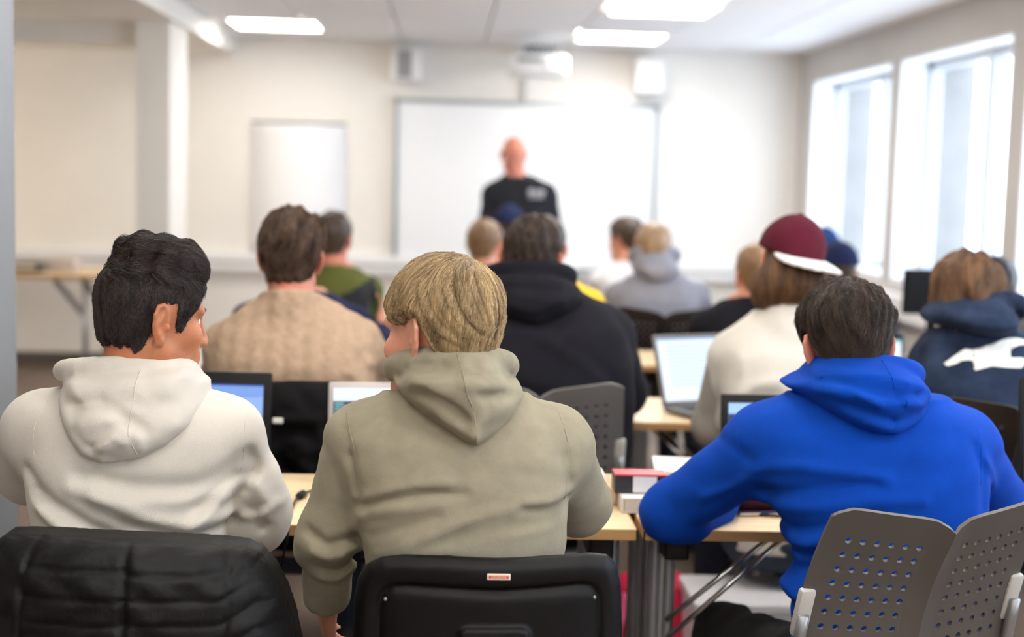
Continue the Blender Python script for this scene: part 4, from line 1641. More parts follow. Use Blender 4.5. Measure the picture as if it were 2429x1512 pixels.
Ti = student('person in a navy tie-dye hoodie with a white bird emblem on the back', (2290, 712), 3.85, (-14, 14, 4), (2318, 820, 165), M_TIE, near=1, garment='hoodie',
             rows=[(772, 2225, 2405, .02, .08), (806, 2190, 2450, .01, .11), (860, 2170, 2480, -.01, .135), (940, 2166, 2486, -.02, .14), (1020, 2172, 2480, -.03, .135), (1110, 2180, 2470, -.03, .13)],
             arms=[dict(j=[(2218, 872, .04, .068), (2196, 985, .20, .058), (2270, 1000, .44, .044)], hand=dict(side=-1)), dict(j=[(2438, 872, .04, .068), (2460, 985, .20, .058), (2380, 1000, .44, .044)], hand=dict(side=1))],
             neck=(2305, 790, -.03), collar=.02,
             hair=dict(mat=H_MB, t=(.016, .015, .015), seed=41, lump=(.005, 50), taper=(-.09, .0, .5), line=[(-.13, -.07), (-.06, -.075), (-.03, -.07), (.0, -.065), (.03, -.05), (.045, -.01), (.06, .04), (.085, .06), (.14, .07)],
                       strand=dict(n=11000, k=9, len=.09, rad=.0007, mat=H_OMB, fuzz=.006, lift=.004, wa=.3, wf=90, wa2=.12, dir=whorl((.01, -.05, .13), 1.3))))
hood(Ti, [(2212, 762), (2222, 722), (2262, 703), (2325, 697), (2388, 704), (2428, 730), (2444, 768), (2428, 796), (2380, 806), (2330, 800), (2280, 784), (2232, 778)], tmax=.075, wid=.055, m=M_TIE, voxel=.008,
     folds=[([(2230, 745), (2290, 735), (2360, 745)], -.012, .012), ([(2270, 765), (2330, 775), (2400, 775)], .012, .014)], rim=dict(c=(2320, 735, .03), rx=.12, ry=.10, r=.02, sy=-.04))
BIRD = [(1853, 1110), (1925, 1058), (1995, 1010), (2040, 1013), (2120, 1047), (2152, 1050), (2185, 1015), (2225, 975), (2270, 950), (2330, 941), (2400, 947), (2450, 960), (2520, 985), (2480, 988), (2390, 986),
        (2330, 1000), (2297, 1030), (2290, 1064), (2370, 1066), (2405, 1078), (2403, 1095), (2350, 1130), (2260, 1126), (2150, 1116), (2095, 1130), (2035, 1146), (2030, 1130), (2062, 1095), (2010, 1079), (1960, 1086), (1925, 1106), (1868, 1126)]
patch(Ti, [(1600+x/2.907, 480+y/2.907) for x, y in BIRD], 'bird_emblem', M_PRINT, label='white flying bird emblem')

Gr = student('person with short dark hair in a green and black jacket in front of the flipchart', (790, 568), 6.5, (-6, 4, 0), (792, 648, 118), M_GREEN, short_hair(H_DB, t=(.018, .01, .006), seed=51), garment='jacket', skin='ruddy')
patch(Gr, [(835, 690), (884, 660), (893, 690), (890, 735), (870, 760), (760, 760), (760, 715)], 'back_panel', mat('black_panel', lin(24, 24, 30), rough=.8), label='black lower back panel')
Na = student('person in a navy sweater almost hidden behind the beige sweater man', (702, 612), 5.2, (0, 8, 0), (712, 712, 168), M_NAVY, short_hair(H_DB, seed=52),
             arms=[dict(j=[(590, 762, .03, .062), (568, 870, .17, .052), (650, 880, .42, .042)], hand=dict(side=-1)), dict(j=[(836, 766, .03, .062), (912, 828, .14, .052), (906, 782, .30, .040)], hand=dict(d=(-.1, .3, 1), n=(-1, 0, 0), side=1))])
Ki = student('child with short sandy hair in a blue grey top, left of the teacher', (1150, 580), 7.0, (-22, 4, 0), (1150, 648, 96), M_BLUEGREY, short_hair(H_LB, t=(.012, .008, .005), seed=53), skin='fair')
Nc = student('person in a navy cap sitting straight in front of the teacher', (1207, 540), 8.2, (0, 4, 0), (1207, 615, 92), M_NAVY, short_hair(H_DB, t=(.001, .003, .004), lump=(0, 50), seed=54))
cap(Nc, M_CAPN, M_CAPN, ang=0, tilt=0, label='navy cap')
Ye = student('person in a yellow top mostly hidden behind the man in black', (1290, 590), 5.4, (0, 4, 0), (1292, 676, 145), M_YELLOW, short_hair(H_DB, seed=55), garment='shirt')
Wt = student('brown haired boy in a white shirt looking left beside the whiteboard edge', (1484, 568), 8.0, (42, 6, 0), (1490, 636, 92), M_WSHIRT, short_hair(H_DB, t=(.018, .012, .006), seed=56), garment='shirt')
Gh = student('fair haired person in a grey hooded sweatshirt on a perforated chair', (1548, 596), 6.5, (-4, 6, 0), (1560, 664, 128), M_GREYH, short_hair(H_SH, t=(.016, .012, .006), seed=57), garment='hoodie')
hood(Gh, [(1500, 632), (1506, 604), (1550, 594), (1592, 598), (1616, 628), (1622, 648), (1590, 668), (1550, 672), (1515, 655)], tmax=.075, wid=.055, m=M_GREYH, voxel=.012,
     folds=[([(1510, 620), (1550, 625), (1600, 622)], -.012, .014), ([(1510, 640), (1560, 650), (1605, 640)], .01, .014)], rim=dict(c=(1552, 608, .03), rx=.10, ry=.09, r=.022, sy=-.04))
Bk = student('person with short brown hair in black, left of the maroon cap', (1796, 655), 5.2, (4, 6, 0), (1792, 728, 160), M_BLACKH, short_hair(H_LB, t=(.010, .008, .005), seed=58))
N2 = student('person in a blue cap farther back, just right of the maroon cap', (1953, 592), 8.2, (0, 4, 0), (1953, 664, 92), M_NAVY, short_hair(H_DB, t=(.001, .003, .004), lump=(0, 50), seed=59))
cap(N2, M_CAPN2, M_CAPN2, ang=180, label='blue cap worn backwards')
N3 = student('person in a dark navy cap and plaid scarf behind the boy in blue', (1986, 642), 6.3, (4, 4, 0), (1996, 716, 132), M_NAVY, short_hair(H_DB, t=(.001, .003, .004), lump=(0, 50), seed=60))
cap(N3, M_CAPN, M_CAPN, ang=0, label='dark navy cap')
sc_ = Vol(*[axis(N3['nb'][i]-.16, N3['nb'][i]+.16, .012) for i in range(3)])
for k in range(16):
    a, b = 2*math.pi*k/16, 2*math.pi*(k+1)/16
    pa = N3['nb']+np.array((.085*math.cos(a), .075*math.sin(a), .03+.01*math.sin(2*a)))
    pb = N3['nb']+np.array((.085*math.cos(b), .075*math.sin(b), .03+.01*math.sin(2*b)))
    sc_.add(rc(pa, pb, .033, .033), .01)
vol_obj('scarf', sc_, M_PLAID, N3['root'])
Dk = student('person with dark hair in a camouflage top behind the tie-dye hoodie', (2352, 692), 5.2, (-10, 4, 0), (2375, 755, 150), M_CAMO, short_hair(H_DARK, t=(.02, .014, .006), seed=61))

# --- the teacher, standing and facing the room
Te = student('bald teacher in a charcoal sweatshirt standing in front of the whiteboard, looking down', (1219, 369), 9.3, (180, 22, 0), (1232, 440, 98), M_TEACH, None, near=1, skin='ruddy', garment='sweatshirt', stand=True, face=-1, pmat=M_JEANS,
             rows=[(418, 1195, 1266, .0, .07), (436, 1165, 1300, -.0, .10), (470, 1160, 1306, .0, .125), (520, 1165, 1302, -.0, .135), (590, 1168, 1300, -.01, .14), (660, 1170, 1298, -.0, .135)],
             arms=[dict(j=[(1168, 462, .0, .066), (1152, 545, -.04, .055), (1178, 620, -.20, .042)], hand=dict(side=1)), dict(j=[(1297, 462, .0, .066), (1316, 550, -.03, .055), (1290, 622, -.2, .042)], hand=dict(side=-1))],
             neck=(1222, 414, .02), collar=.01, ncut=(0, -.35, 1))
tp = MB()
a, b = P(1253, 448, 9.3-.13)-Te['org'], P(1291, 472, 9.3-.13)-Te['org']
for i, (u0, u1, v0, v1) in enumerate(((0, .35, .35, 1), (.4, .62, .35, .9), (.67, 1, .3, .95), (.02, .95, 0, .2))):
    tp.box((a[0]+(b[0]-a[0])*u0, -.136, b[2]+(a[2]-b[2])*v0), (a[0]+(b[0]-a[0])*u1, -.124, b[2]+(a[2]-b[2])*v1), .004)
tp.build('chest_print', mat('pale_print', lin(170, 170, 176), rough=.8), Te['go'])
# ------------------------------------------------------------------ tables
M_WOOD, nt, b = new_mat('birch_laminate')
tc = nd(nt, 'ShaderNodeTexCoord')
mp = nd(nt, 'ShaderNodeMapping')
mp.inputs['Scale'].default_value = (1.2, 22, 22)
nz = nd(nt, 'ShaderNodeTexNoise')
nz.inputs['Scale'].default_value = 3.0
nz.inputs['Detail'].default_value = 6
rp = nd(nt, 'ShaderNodeValToRGB')
rp.color_ramp.elements[0].position, rp.color_ramp.elements[1].position = .3, .7
rp.color_ramp.elements[0].color, rp.color_ramp.elements[1].color = lin(232, 200, 154), lin(244, 220, 182)
nt.links.new(tc.outputs['Object'], mp.inputs['Vector'])
nt.links.new(mp.outputs['Vector'], nz.inputs['Vector'])
nt.links.new(nz.outputs['Fac'], rp.inputs['Fac'])
nt.links.new(rp.outputs['Color'], b.inputs['Base Color'])
b.inputs['Roughness'].default_value = .4
M_EDGE = mat('birch_edge', lin(196, 152, 98), rough=.5, var=.1, vscale=20, stretch=(1, 30, 30))
M_STEEL = mat('grey_steel', lin(150, 150, 152), rough=.35, metal=.6)
M_CHROME = mat('chrome', lin(205, 205, 205), rough=.18, metal=1.0)
M_BLACKPL = mat('black_plastic', lin(14, 13, 14), rough=.42, bump=.15, bscale=900, spec=.25)
TZ = .756


def table(x0, x1, yf, yb, label, legs=(True, True), z=TZ, group='birch folding tables in rows'):
    e = empty('table', ((x0+x1)/2, (yf+yb)/2, 0), label=label, cat='table', group=group)
    hx, hy = (x1-x0)/2, (yb-yf)/2
    MB().box((-hx+.003, -hy+.003, z-.022), (hx-.003, hy-.003, z), .001).build('tabletop', M_WOOD, e)
    eb = MB()
    eb.box((-hx, -hy, z-.023), (hx, -hy+.003, z-.0005)).box((-hx, hy-.003, z-.023), (hx, hy, z-.0005))
    eb.box((-hx, -hy, z-.023), (-hx+.003, hy, z-.0005)).box((hx-.003, -hy, z-.023), (hx, hy, z-.0005))
    eb.build('edge_band', M_EDGE, e)
    for g, on in zip((-1, 1), legs):
        if not on:
            continue
        lx = g*(hx-.055)
        for yy in (-hy+.09, hy-.09):
            lg = MB().tube([(lx-.016, yy, .03), (lx-.016, yy, z-.024)], .014, 12).tube([(lx+.016, yy, .03), (lx+.016, yy, z-.024)], .014, 12)
            lg.box((lx-.004, yy-.006, .03), (lx+.004, yy+.006, z-.03)).build('leg', M_STEEL, e, auto=True)
        MB().tube([(lx, -hy+.02, .02), (lx, hy-.02, .02)], .018, 10).build('foot', M_BLACKPL, e, smooth=True)
        MB().box((lx-g*.02-.025, -hy+.03, z-.075), (lx-g*.02+.03, hy-.03, z-.024), .006).build('bracket', M_BLACKPL, e)
        for dz, dx in ((0, 0), (.045, .03)):
            br = MB().tube([(lx-g*.01, -hy+.07, z-.17-dz-.05), (lx-g*(.24+dx), -hy+.07, z-.025)], .006, 8)
            br.build('brace', M_CHROME, e, smooth=True)
    MB().box((-hx+.1, hy-.10, z-.085), (hx-.1, hy-.06, z-.024), .004).build('apron_rail', M_BLACKPL, e)
    return e


xj = P(1510, 1278, 2.96)[0]
table(xj-1.2, xj, 2.95, 3.46, 'birch table in the front row shared by the white and olive hoodie boys')
table(xj+.014, xj+1.6, 2.95, 3.46, 'birch table in the front row under the elbows of the boy in blue')
table(-.95, .25, 4.28, 4.78, 'birch table in the second row in front of the beige sweater man', (False, True))
table(.26, .98, 4.28, 4.78, 'birch table in the second row between the man in black and the maroon cap')
table(1.0, 2.45, 4.28, 4.78, 'birch table in the second row in front of the tie-dye hoodie', (True, False))
table(-.9, .75, 5.62, 6.12, 'birch table in the third row, showing past the arm of the man in black', (False, True))
table(.77, 2.3, 5.62, 6.12, 'birch table in the third row in front of the person in black')
table(-.9, .7, 6.95, 7.45, 'birch table in the fourth row, left one', (False, False))
table(.72, 2.3, 6.95, 7.45, 'birch table in the fourth row, right one', (False, False))
tl_ = P(228, 665, 9.5)[0]
tb_ = table(tl_-1.5, tl_, 9.45, 10.3, 'birch table standing empty by the front wall, left of the pillar', (False, False), z=.77, group='birch side tables')
for yy in (-.3, .3):
    MB().tube([(.66, yy, .0), (.66, yy, .745)], .018, 10).build('leg', M_STEEL, tb_, smooth=True)
    MB().tube([(-.66, yy, .0), (-.66, yy, .745)], .018, 10).build('leg', M_STEEL, tb_, smooth=True)
    MB().box((-.02, -.012, -.15), (.02, .012, .15), .004, Matrix.Translation((.555, yy, .615)) @ Matrix.Rotation(math.radians(-40), 4, 'Y')).build('brace', M_STEEL, tb_)


# ------------------------------------------------------------------ perforated chairs
def perf_back():
    """two wings of a perforated shell meeting in a shallow ridge; real holes"""
    nc, nr, pu, pv = 6, 11, .0262, .0285
    v, f = [], []
    key = {}

    def vert(u, w):
        k = (round(u, 5), round(w, 5))
        if k not in key:
            key[k] = len(v)
            v.append((u, w))
        return key[k]

    u0, w0 = .034, .045
    W, Hh = u0+nc*pu+.034, w0+nr*pv+.03
    us = [0.0, .012, u0]+[u0+pu*(i+1) for i in range(nc)]+[W-.010, W]
    ws = [0.0, .012, w0]+[w0+pv*(i+1) for i in range(nr)]+[Hh-.012, Hh]
    for i in range(len(us)-1):
        for j in range(len(ws)-1):
            a, b, c, d = us[i], us[i+1], ws[j], ws[j+1]
            hole = 2 <= i < 2+nc and 2 <= j < 2+nr
            if not hole:
                f.append([vert(a, c), vert(b, c), vert(b, d), vert(a, d)])
            else:
                cx, cy = (a+b)/2, (c+d)/2
                sq = [(a, c), ((a+b)/2, c), (b, c), (b, (c+d)/2), (b, d), ((a+b)/2, d), (a, d), (a, (c+d)/2)]
                r = .0058
                ci, so = [], [vert(*q) for q in sq]
                for k in range(16):
                    an = math.radians(225+22.5*k)
                    ci.append(vert(cx+r*math.cos(an), cy+r*math.sin(an)))
                for k in range(8):
                    n = (k+1) % 8
                    f.append([so[k], so[n], ci[(2*n) % 16], ci[2*k+1], ci[2*k]])
    return v, f, W, Hh


_pv, _pf, _PW, _PH = perf_back()


def shell_mesh():
    V, Fs = [], []
    for g in (-1, 1):
        n = len(V)
        for (u, w) in _pv:
            t = w/_PH                                        # 0 at the top edge
            taper = 1.0+.06*t-.10*max(0, t-.6)
            x = u*taper
            lift = .020*(1-(1-min(u/.055, 1))**2)+.09*u             # dip of the top edge at the ridge
            z = -w+lift*(1-t)**2
            cr = max(0, (u-(_PW-.045))/.045)
            z -= .022*cr**2*(1-t)**6
            y = .030*(u/.21)**1.5*1.2-.010*(1-min(u/.03, 1))**2
            y += .05*math.sin(t*2.6)-.04*t
            V.append((g*x, y, z))
        for q in _pf:
            qq = [i+n for i in q]
            Fs.append(qq if g > 0 else qq[::-1])
    bm = bmesh.new()
    bv = [bm.verts.new(q) for q in V]
    for q in Fs:
        try:
            bm.faces.new([bv[i] for i in q])
        except ValueError:
            pass
    bmesh.ops.remove_doubles(bm, verts=bm.verts, dist=.0004)
    bmesh.ops.recalc_face_normals(bm, faces=bm.faces)
    if sum(fc.normal.y for fc in bm.faces) > 0:
        bmesh.ops.reverse_faces(bm, faces=bm.faces)
    me = bpy.data.meshes.new('backrest')
    bm.to_mesh(me)
    bm.free()
    return me


SHELL = shell_mesh()


def perf_chair(name_label, loc, yaw, top, m, recline=20, group='perforated plastic chairs'):
    e = empty('chair', loc, math.radians(yaw), label=name_label, cat='chair', group=group)
    me = SHELL.copy()
    bo = link('backrest', me, m, e, smooth=True)
    bo.location = (0, 0, top)
    bo.rotation_euler = (math.radians(recline), 0, 0)
    so = bo.modifiers.new('thick', 'SOLIDIFY')
    so.thickness = .0065
    so.offset = -1
    so.use_even_offset = False
    es = bo.modifiers.new('split', 'EDGE_SPLIT')
    es.split_angle = math.radians(50)
    rc_ = math.tan(math.radians(recline))
    sb = MB()
    n = 10
    vv, ff = [], []
    for i in range(n+1):
        for k in range(n+1):
            x, y = -.22+.44*k/n, .10+.44*i/n
            vv.append((x, y, .455+.02*(abs(x)/.22)**2+.015*max(0, (.2-y))*5-.02*max(0, (y-.45))*5))
    for i in range(n):
        for k in range(n):
            ff.append((i*(n+1)+k, i*(n+1)+k+1, (i+1)*(n+1)+k+1, (i+1)*(n+1)+k))
    so2 = sb.raw(vv, ff).build('seat', m, e, smooth=True)
    s2 = so2.modifiers.new('thick', 'SOLIDIFY')
    s2.thickness = .008
    for g in (-1, 1):
        MB().tube(catmull([(g*.20, .52, .0), (g*.205, .50, .25), (g*.21, .46, .44)], 5), .011, 10).build('leg', M_STEEL, e, smooth=True)
        MB().tube(catmull([(g*.215, .06, .0), (g*.215, .10, .25), (g*.215, .16, .44)], 5), .011, 10).build('leg', M_STEEL, e, smooth=True)
        up = MB().tube(catmull([(g*.21, .44, .445), (g*.222, .22, .445), (g*.225, .165, .50), (g*.226, (.17-.0)*rc_*1.0+.058, top-.17)], 6), .011, 10)
        up.build('back_upright', M_STEEL, e, smooth=True)
        cl = MB().box((-.016, -.006, -.050), (.016, .012, .050), .007, Matrix.Translation((g*.222, .078+.13*rc_, top-.168)) @ Matrix.Rotation(math.radians(recline), 4, 'X'))
        cl.build('upright_sleeve', mat_sleeve, e, auto=True)
    return e


M_CHAIRG = mat('grey_chair_plastic', lin(84, 78, 73), rough=.45, bump=.1, bscale=1200)
M_CHAIRM = mat('mid_chair_plastic', lin(104, 101, 99), rough=.45)
M_CHAIRD = mat('dark_chair_plastic', lin(36, 31, 30), rough=.45, spec=.3)
mat_sleeve = mat('pale_grey_plastic', lin(186, 182, 176), rough=.45)


def chair_at(label, px, py, Y, yaw, m, recline=20):
    p = P(px, py, Y)
    return perf_chair(label, (p[0], p[1], 0), yaw, p[2], m, recline)


chair_at('grey perforated plastic chair under the boy in blue', 2262, 1262, 2.42, 15, M_CHAIRG, 18)
chair_at('grey perforated plastic chair behind the man in black', 1280, 946, 3.72, -4, M_CHAIRM, 14)
chair_at('dark brown perforated chair of the tie-dye hoodie wearer', 2432, 985, 3.52, 10, M_CHAIRD, 14)
chair_at('dark perforated chair behind the grey hooded sweatshirt', 1578, 754, 6.25, 0, M_CHAIRD, 12)

# ------------------------------------------------------------------ black office chair
oc = P(1160, 1322, 2.26)
e = empty('office_chair', (oc[0], oc[1], 0), label='black padded office chair with a small red label on its back', cat='chair')
lp = lambda px, py, Y=2.26: (P(px, py, Y)-np.array((oc[0], oc[1], 0)))
# outer outline as a rounded polygon field
outl = [lp(*q) for q in ((832, 1560), (836, 1440), (846, 1385), (868, 1350), (905, 1330), (960, 1321), (1060, 1319), (1180, 1324), (1300, 1321), (1400, 1320), (1445, 1328), (1468, 1352), (1479, 1400), (1484, 1560))]
outl = [(q[0], q[2]) for q in outl]
zb = .60
outl = [(outl[0][0], zb-.03)]+outl+[(outl[-1][0], zb-.03)]
inl = [(q[0], q[2]) for q in (lp(*r) for r in ((900, 1600), (904, 1440), (912, 1412), (932, 1398), (965, 1394), (1080, 1397), (1180, 1402), (1290, 1397), (1375, 1393), (1402, 1400), (1416, 1420), (1420, 1600)))]
kn = [(q[0], q[2]) for q in (lp(*r) for r in ((1072, 1600), (1078, 1500), (1086, 1480), (1104, 1471), (1240, 1471), (1256, 1480), (1263, 1500), (1268, 1600)))]
x0, x1 = min(q[0] for q in outl), max(q[0] for q in outl)
z1 = max(q[1] for q in outl)
vx, vy, vz = axis(x0-.03, x1+.03, .0035), axis(-.06, .09, .0035), axis(zb-.05, z1+.03, .0035)
ov = Vol(vx, vy, vz)
X2, Z2 = vx[:, None], vz[None, :]
sd = poly_sd(X2, Z2, outl)
bend = .05*(X2/.24)**2                                    # the back curves round the sitter
sdi = poly_sd(X2, Z2, inl)
sdk = poly_sd(X2, Z2, kn)
th = .024-.016*(1-np.clip(sd/.022, 0, 1))**2
th = th-.006*np.exp(-((sdi+.004)/.005)**2)-.004*(1-np.clip(-sdi/.02, 0, 1))*0+.002*sstep(0, .01, sdi)
th = th-.004*np.exp(-((sd-.052)/.012)**2)
th = th+.012*sstep(0, .010, sdk)
for px in (1122, 1173, 1222):
    q = lp(px, 1507)
    th = th+.004*sstep(.009, .004, np.sqrt((X2-q[0])**2+(Z2-q[2])**2))
Yg = vy[None, :, None]
back = -(th[:, None, :])-(Yg-bend[:, None, :])            # towards the viewer
front = (Yg-bend[:, None, :])-.004
ov.f = np.maximum(np.maximum(back, front), -sd[:, None, :]).astype(np.float32)
vol_obj('backrest_shell', ov, mat('black_shell', lin(11, 10, 11), rough=.42, bump=.25, bscale=1100, spec=.22), e, smooth=1)
cu = Vol(axis(x0-.03, x1+.03, .007), axis(-.06, .14, .007), axis(zb-.05, z1+.03, .007))
X2, Z2 = cu.a[0][:, None], cu.a[2][None, :]
sd = poly_sd(X2, Z2, outl)-.004
bend = .05*(X2/.24)**2
th = .035*np.sqrt(np.clip(sd/.03, 0, 1))
Yg = cu.a[1][None, :, None]
cu.f = np.maximum(np.maximum((Yg-bend[:, None, :])-th[:, None, :]-.004, .002-(Yg-bend[:, None, :])), -(sd[:, None, :])).astype(np.float32)
vol_obj('back_cushion', cu, fabric('blue_upholstery', lin(30, 52, 140), .1), e, label='blue fabric front cushion')
sc2 = Vol(axis(-.27, .27, .012), axis(-.02, .50, .012), axis(.40, .53, .010))
sc2.add(ell((0, .23, .465), (.25, .24, .045)), .01)
vol_obj('seat', sc2, fabric('blue_upholstery_seat', lin(30, 52, 140), .1), e)
MB().box((-.035, -.01, .40), (.035, .03, zb+.03), .01).box((-.035, .0, .395), (.035, .24, .42), .008).build('back_bracket', M_BLACKPL, e)
MB().lathe([(.025, .10), (.025, .40)], 16, (0, .23, 0)).build('gas_column', M_BLACKPL, e, auto=True)
for k in range(5):
    a = 2*math.pi*k/5+.3
    d = np.array((math.cos(a), math.sin(a)))
    MB().tube([(0, .23, .11), (d[0]*.15, .23+d[1]*.15, .095), (d[0]*.29, .23+d[1]*.29, .07)], [.028, .022, .016], 10).build('base_arm', M_BLACKPL, e, smooth=True)
    wq = MB().lathe([(.001, -.012), (.026, -.012), (.028, 0), (.026, .012), (.001, .012)], 14)
    o = wq.build('caster', M_BLACKPL, e, smooth=True)
    o.location = (d[0]*.29, .23+d[1]*.29, .028)
    o.rotation_euler = (math.radians(90), 0, a)
# label and screws
q0, q1 = lp(1155, 1361, 2.236), lp(1211, 1377, 2.236)
lb_ = MB().box((q0[0], -.0275, q1[2]), (q1[0], -.0235, q0[2]), .0016).build('label_plate', mat('label_cream', lin(226, 206, 188), rough=.4), e)
MB().box((q0[0]+.0033, -.0280, q1[2]+.0030), (q1[0]-.0035, -.0272, q0[2]-.0030), .0004).build('label_red', mat('label_red', lin(200, 62, 48), rough=.4), lb_)
tx = bpy.data.curves.new('label_text', 'FONT')
tx.body = 'altistore'
tx.size = .0075
tx.align_x = 'CENTER'
tx.extrude = .0002
to0 = bpy.data.objects.new('text_source', tx)
COL.objects.link(to0)
bpy.context.view_layer.update()
tme = bpy.data.meshes.new_from_object(to0.evaluated_get(bpy.context.evaluated_depsgraph_get()))
bpy.data.objects.remove(to0)
to = tag(link('lettering', tme, mat('label_letter', lin(236, 200, 176), rough=.5), lb_), kind='stuff')
to.location = ((q0[0]+q1[0])/2, -.0282, q1[2]+.0032)
to.rotation_euler = (math.radians(90), 0, 0)
for px, py in ((914, 1423), (1411, 1420)):
    q = lp(px, py)
    MB().tube([(q[0], -.024+.05*(q[0]/.24)**2, q[2]), (q[0], -.010+.05*(q[0]/.24)**2, q[2])], .0028, 8).build('screw', M_STEEL, e, smooth=True)


# ------------------------------------------------------------------ jackets hung over chair backs
def hung_jacket(label, outline, Y, m, grooves=(), thick=.09, voxel=.006, ridges=(), bulge=(), curve=.10, zlow=None, chair_label=None, noise=.002):
    cxp = np.mean([q[0] for q in outline])
    o0 = P(cxp, outline[0][1], Y)
    org = np.array((o0[0], Y, 0))
    pl = [((P(*q, Y)-org)[0], (P(*q, Y)-org)[2]) for q in outline]
    if zlow is not None:
        pl = pl+[(pl[-1][0]-.02, zlow), (pl[0][0]+.02, zlow)]
    A = np.array(pl)
    v = Vol(axis(A[:, 0].min()-.03, A[:, 0].max()+.03, voxel), axis(-thick-.06, thick+.14, voxel), axis(A[:, 1].min()-.02, A[:, 1].max()+.03, voxel))
    X2, Z2 = v.a[0][:, None], v.a[2][None, :]
    sd = poly_sd(X2, Z2, pl)
    zt = A[:, 1].max()
    w = np.clip(sd/(thick*1.1), 0, 1)
    T = thick*(.18+.82*np.sqrt(1-(1-w)**2))*(1+.25*np.clip((zt-Z2)/.3, 0, 1))
    lpp = lambda q: ((P(*q, Y-thick)-org)[0], (P(*q, Y-thick)-org)[2])
    for (g_, am, wd) in grooves:
        T = T-am*np.exp(-(seg2(X2, Z2, [lpp(q) for q in g_])/wd)**2)
    for (g_, am, wd) in ridges:
        T = T+am*np.exp(-(seg2(X2, Z2, [lpp(q) for q in g_])/wd)**2)
    T = T+noise*np.sin(X2*70+2*np.sin(Z2*60))+noise*np.sin(Z2*95+3*np.sin(X2*30))
    bend = curve*(X2/.3)**2
    Yg = v.a[1][None, :, None]
    q = np.maximum(-(Yg-bend[:, None, :])-T[:, None, :], (Yg-bend[:, None, :])-thick*.5)
    v.f = np.maximum(q, -sd[:, None, :]*.7).astype(np.float32)
    V, Q = surfnet(v, 1)
    o = link('jacket', np_mesh('jacket', V, Q), m, loc=org)
    return tag(o, label, 'jacket', 'jackets hung over chair backs'), org, v


M_QUILT = mat('black_quilted_nylon', lin(11, 10, 11), rough=.55, var=.25, vscale=30, bump=.6, bscale=90, spec=.25)
M_BLACKCOAT = mat('black_cotton_coat', lin(14, 13, 15), spec=.2, rough=.9, var=.2, vscale=20, bump=.5, bscale=200)
qg = []
for (yl, yr, dip) in ((1360, 1364, 8), (1424, 1420, 8), (1482, 1476, 8), (1540, 1532, 8)):
    qg.append(([(40, yl+4), (150, yl-2+dip), (290, yl+6)], .0045, .0045))
    qg.append(([(300, yr+8), (420, yr+4+dip), (520, yr+14)], .0045, .0045))
    qg.append(([(528, yr+10), (600, yr-24), (680, yr-10)], .005, .005))
qg += [([(292, 1276), (296, 1400), (296, 1560)], .005, .004), ([(283, 1276), (286, 1400), (286, 1560)], .006, .004), ([(88, 1280), (52, 1320), (34, 1400), (34, 1560)], .006, .005), ([(512, 1288), (532, 1360), (538, 1450), (520, 1560)], .006, .005),
       ([(560, 1390), (620, 1345), (650, 1350)], .010, .008)]
jq, jorg, jv = hung_jacket('black quilted jacket hung over the chair of the white hoodie boy', [(-80, 1560), (-70, 1400), (-40, 1310), (0, 1282), (60, 1275), (150, 1271), (290, 1272), (420, 1278), (520, 1288), (580, 1300), (612, 1318), (645, 1362), (672, 1420), (690, 1480), (705, 1560)],
                           2.28, M_QUILT, qg, thick=.085, voxel=.0042, zlow=.45, curve=.09, noise=.0022)
jc = P(300, 1300, 2.32)
e = empty('chair', (jc[0], jc[1], 0), label='chair of the white hoodie boy, covered by the black quilted jacket', cat='chair')
MB().box((-.20, -.005, .52), (.20, .02, jc[2]-.03), .01).build('backrest', M_BLACKPL, e)
MB().box((-.22, .08, .43), (.22, .50, .46), .012).build('seat', M_BLACKPL, e)
for gx in (-1, 1):
    for gy in (.1, .48):
        MB().tube([(gx*.2, gy, 0), (gx*.2, gy, .44)], .012, 8).build('leg', M_STEEL, e, smooth=True)
    MB().tube([(gx*.17, .1, .44), (gx*.17, .02, .5), (gx*.17, .01, .6)], .011, 8).build('back_upright', M_STEEL, e, smooth=True)

jb, borg, bv_ = hung_jacket('black coat hung over the chair of the beige sweater man', [(540, 1190), (545, 1000), (560, 920), (600, 910), (700, 905), (790, 908), (850, 915), (872, 950), (880, 1050), (885, 1190)], 3.70, M_BLACKCOAT,
                            [([(640, 1010), (700, 1020), (780, 1000)], .018, .02), ([(680, 1110), (720, 1150)], .02, .012), ([(690, 1030), (670, 1090), (690, 1140)], .012, .012)], thick=.06, voxel=.009, zlow=.5,
                            ridges=[([(660, 1000), (720, 1005), (790, 985)], .02, .02), ([(700, 1050), (735, 1080), (725, 1130)], .018, .02), ([(760, 1010), (770, 1100)], .016, .02)], noise=.003)
a = P(655, 1004, 3.60)-borg
MB().box((a[0]-.012, -.075, a[2]-.006), (a[0]+.014, -.068, a[2]+.008), .002).build('care_label', M_PRINT, jb)
bc = P(700, 930, 3.74)
e = empty('chair', (bc[0], bc[1], 0), label='chair of the beige sweater man, covered by the black coat', cat='chair')
MB().box((-.19, -.005, .52), (.19, .02, bc[2]-.02), .01).build('backrest', M_BLACKPL, e)
MB().box((-.21, .08, .43), (.21, .48, .46), .012).build('seat', M_BLACKPL, e)
for gx in (-1, 1):
    for gy in (.1, .46):
        MB().tube([(gx*.19, gy, 0), (gx*.19, gy, .44)], .012, 8).build('leg', M_STEEL, e, smooth=True)
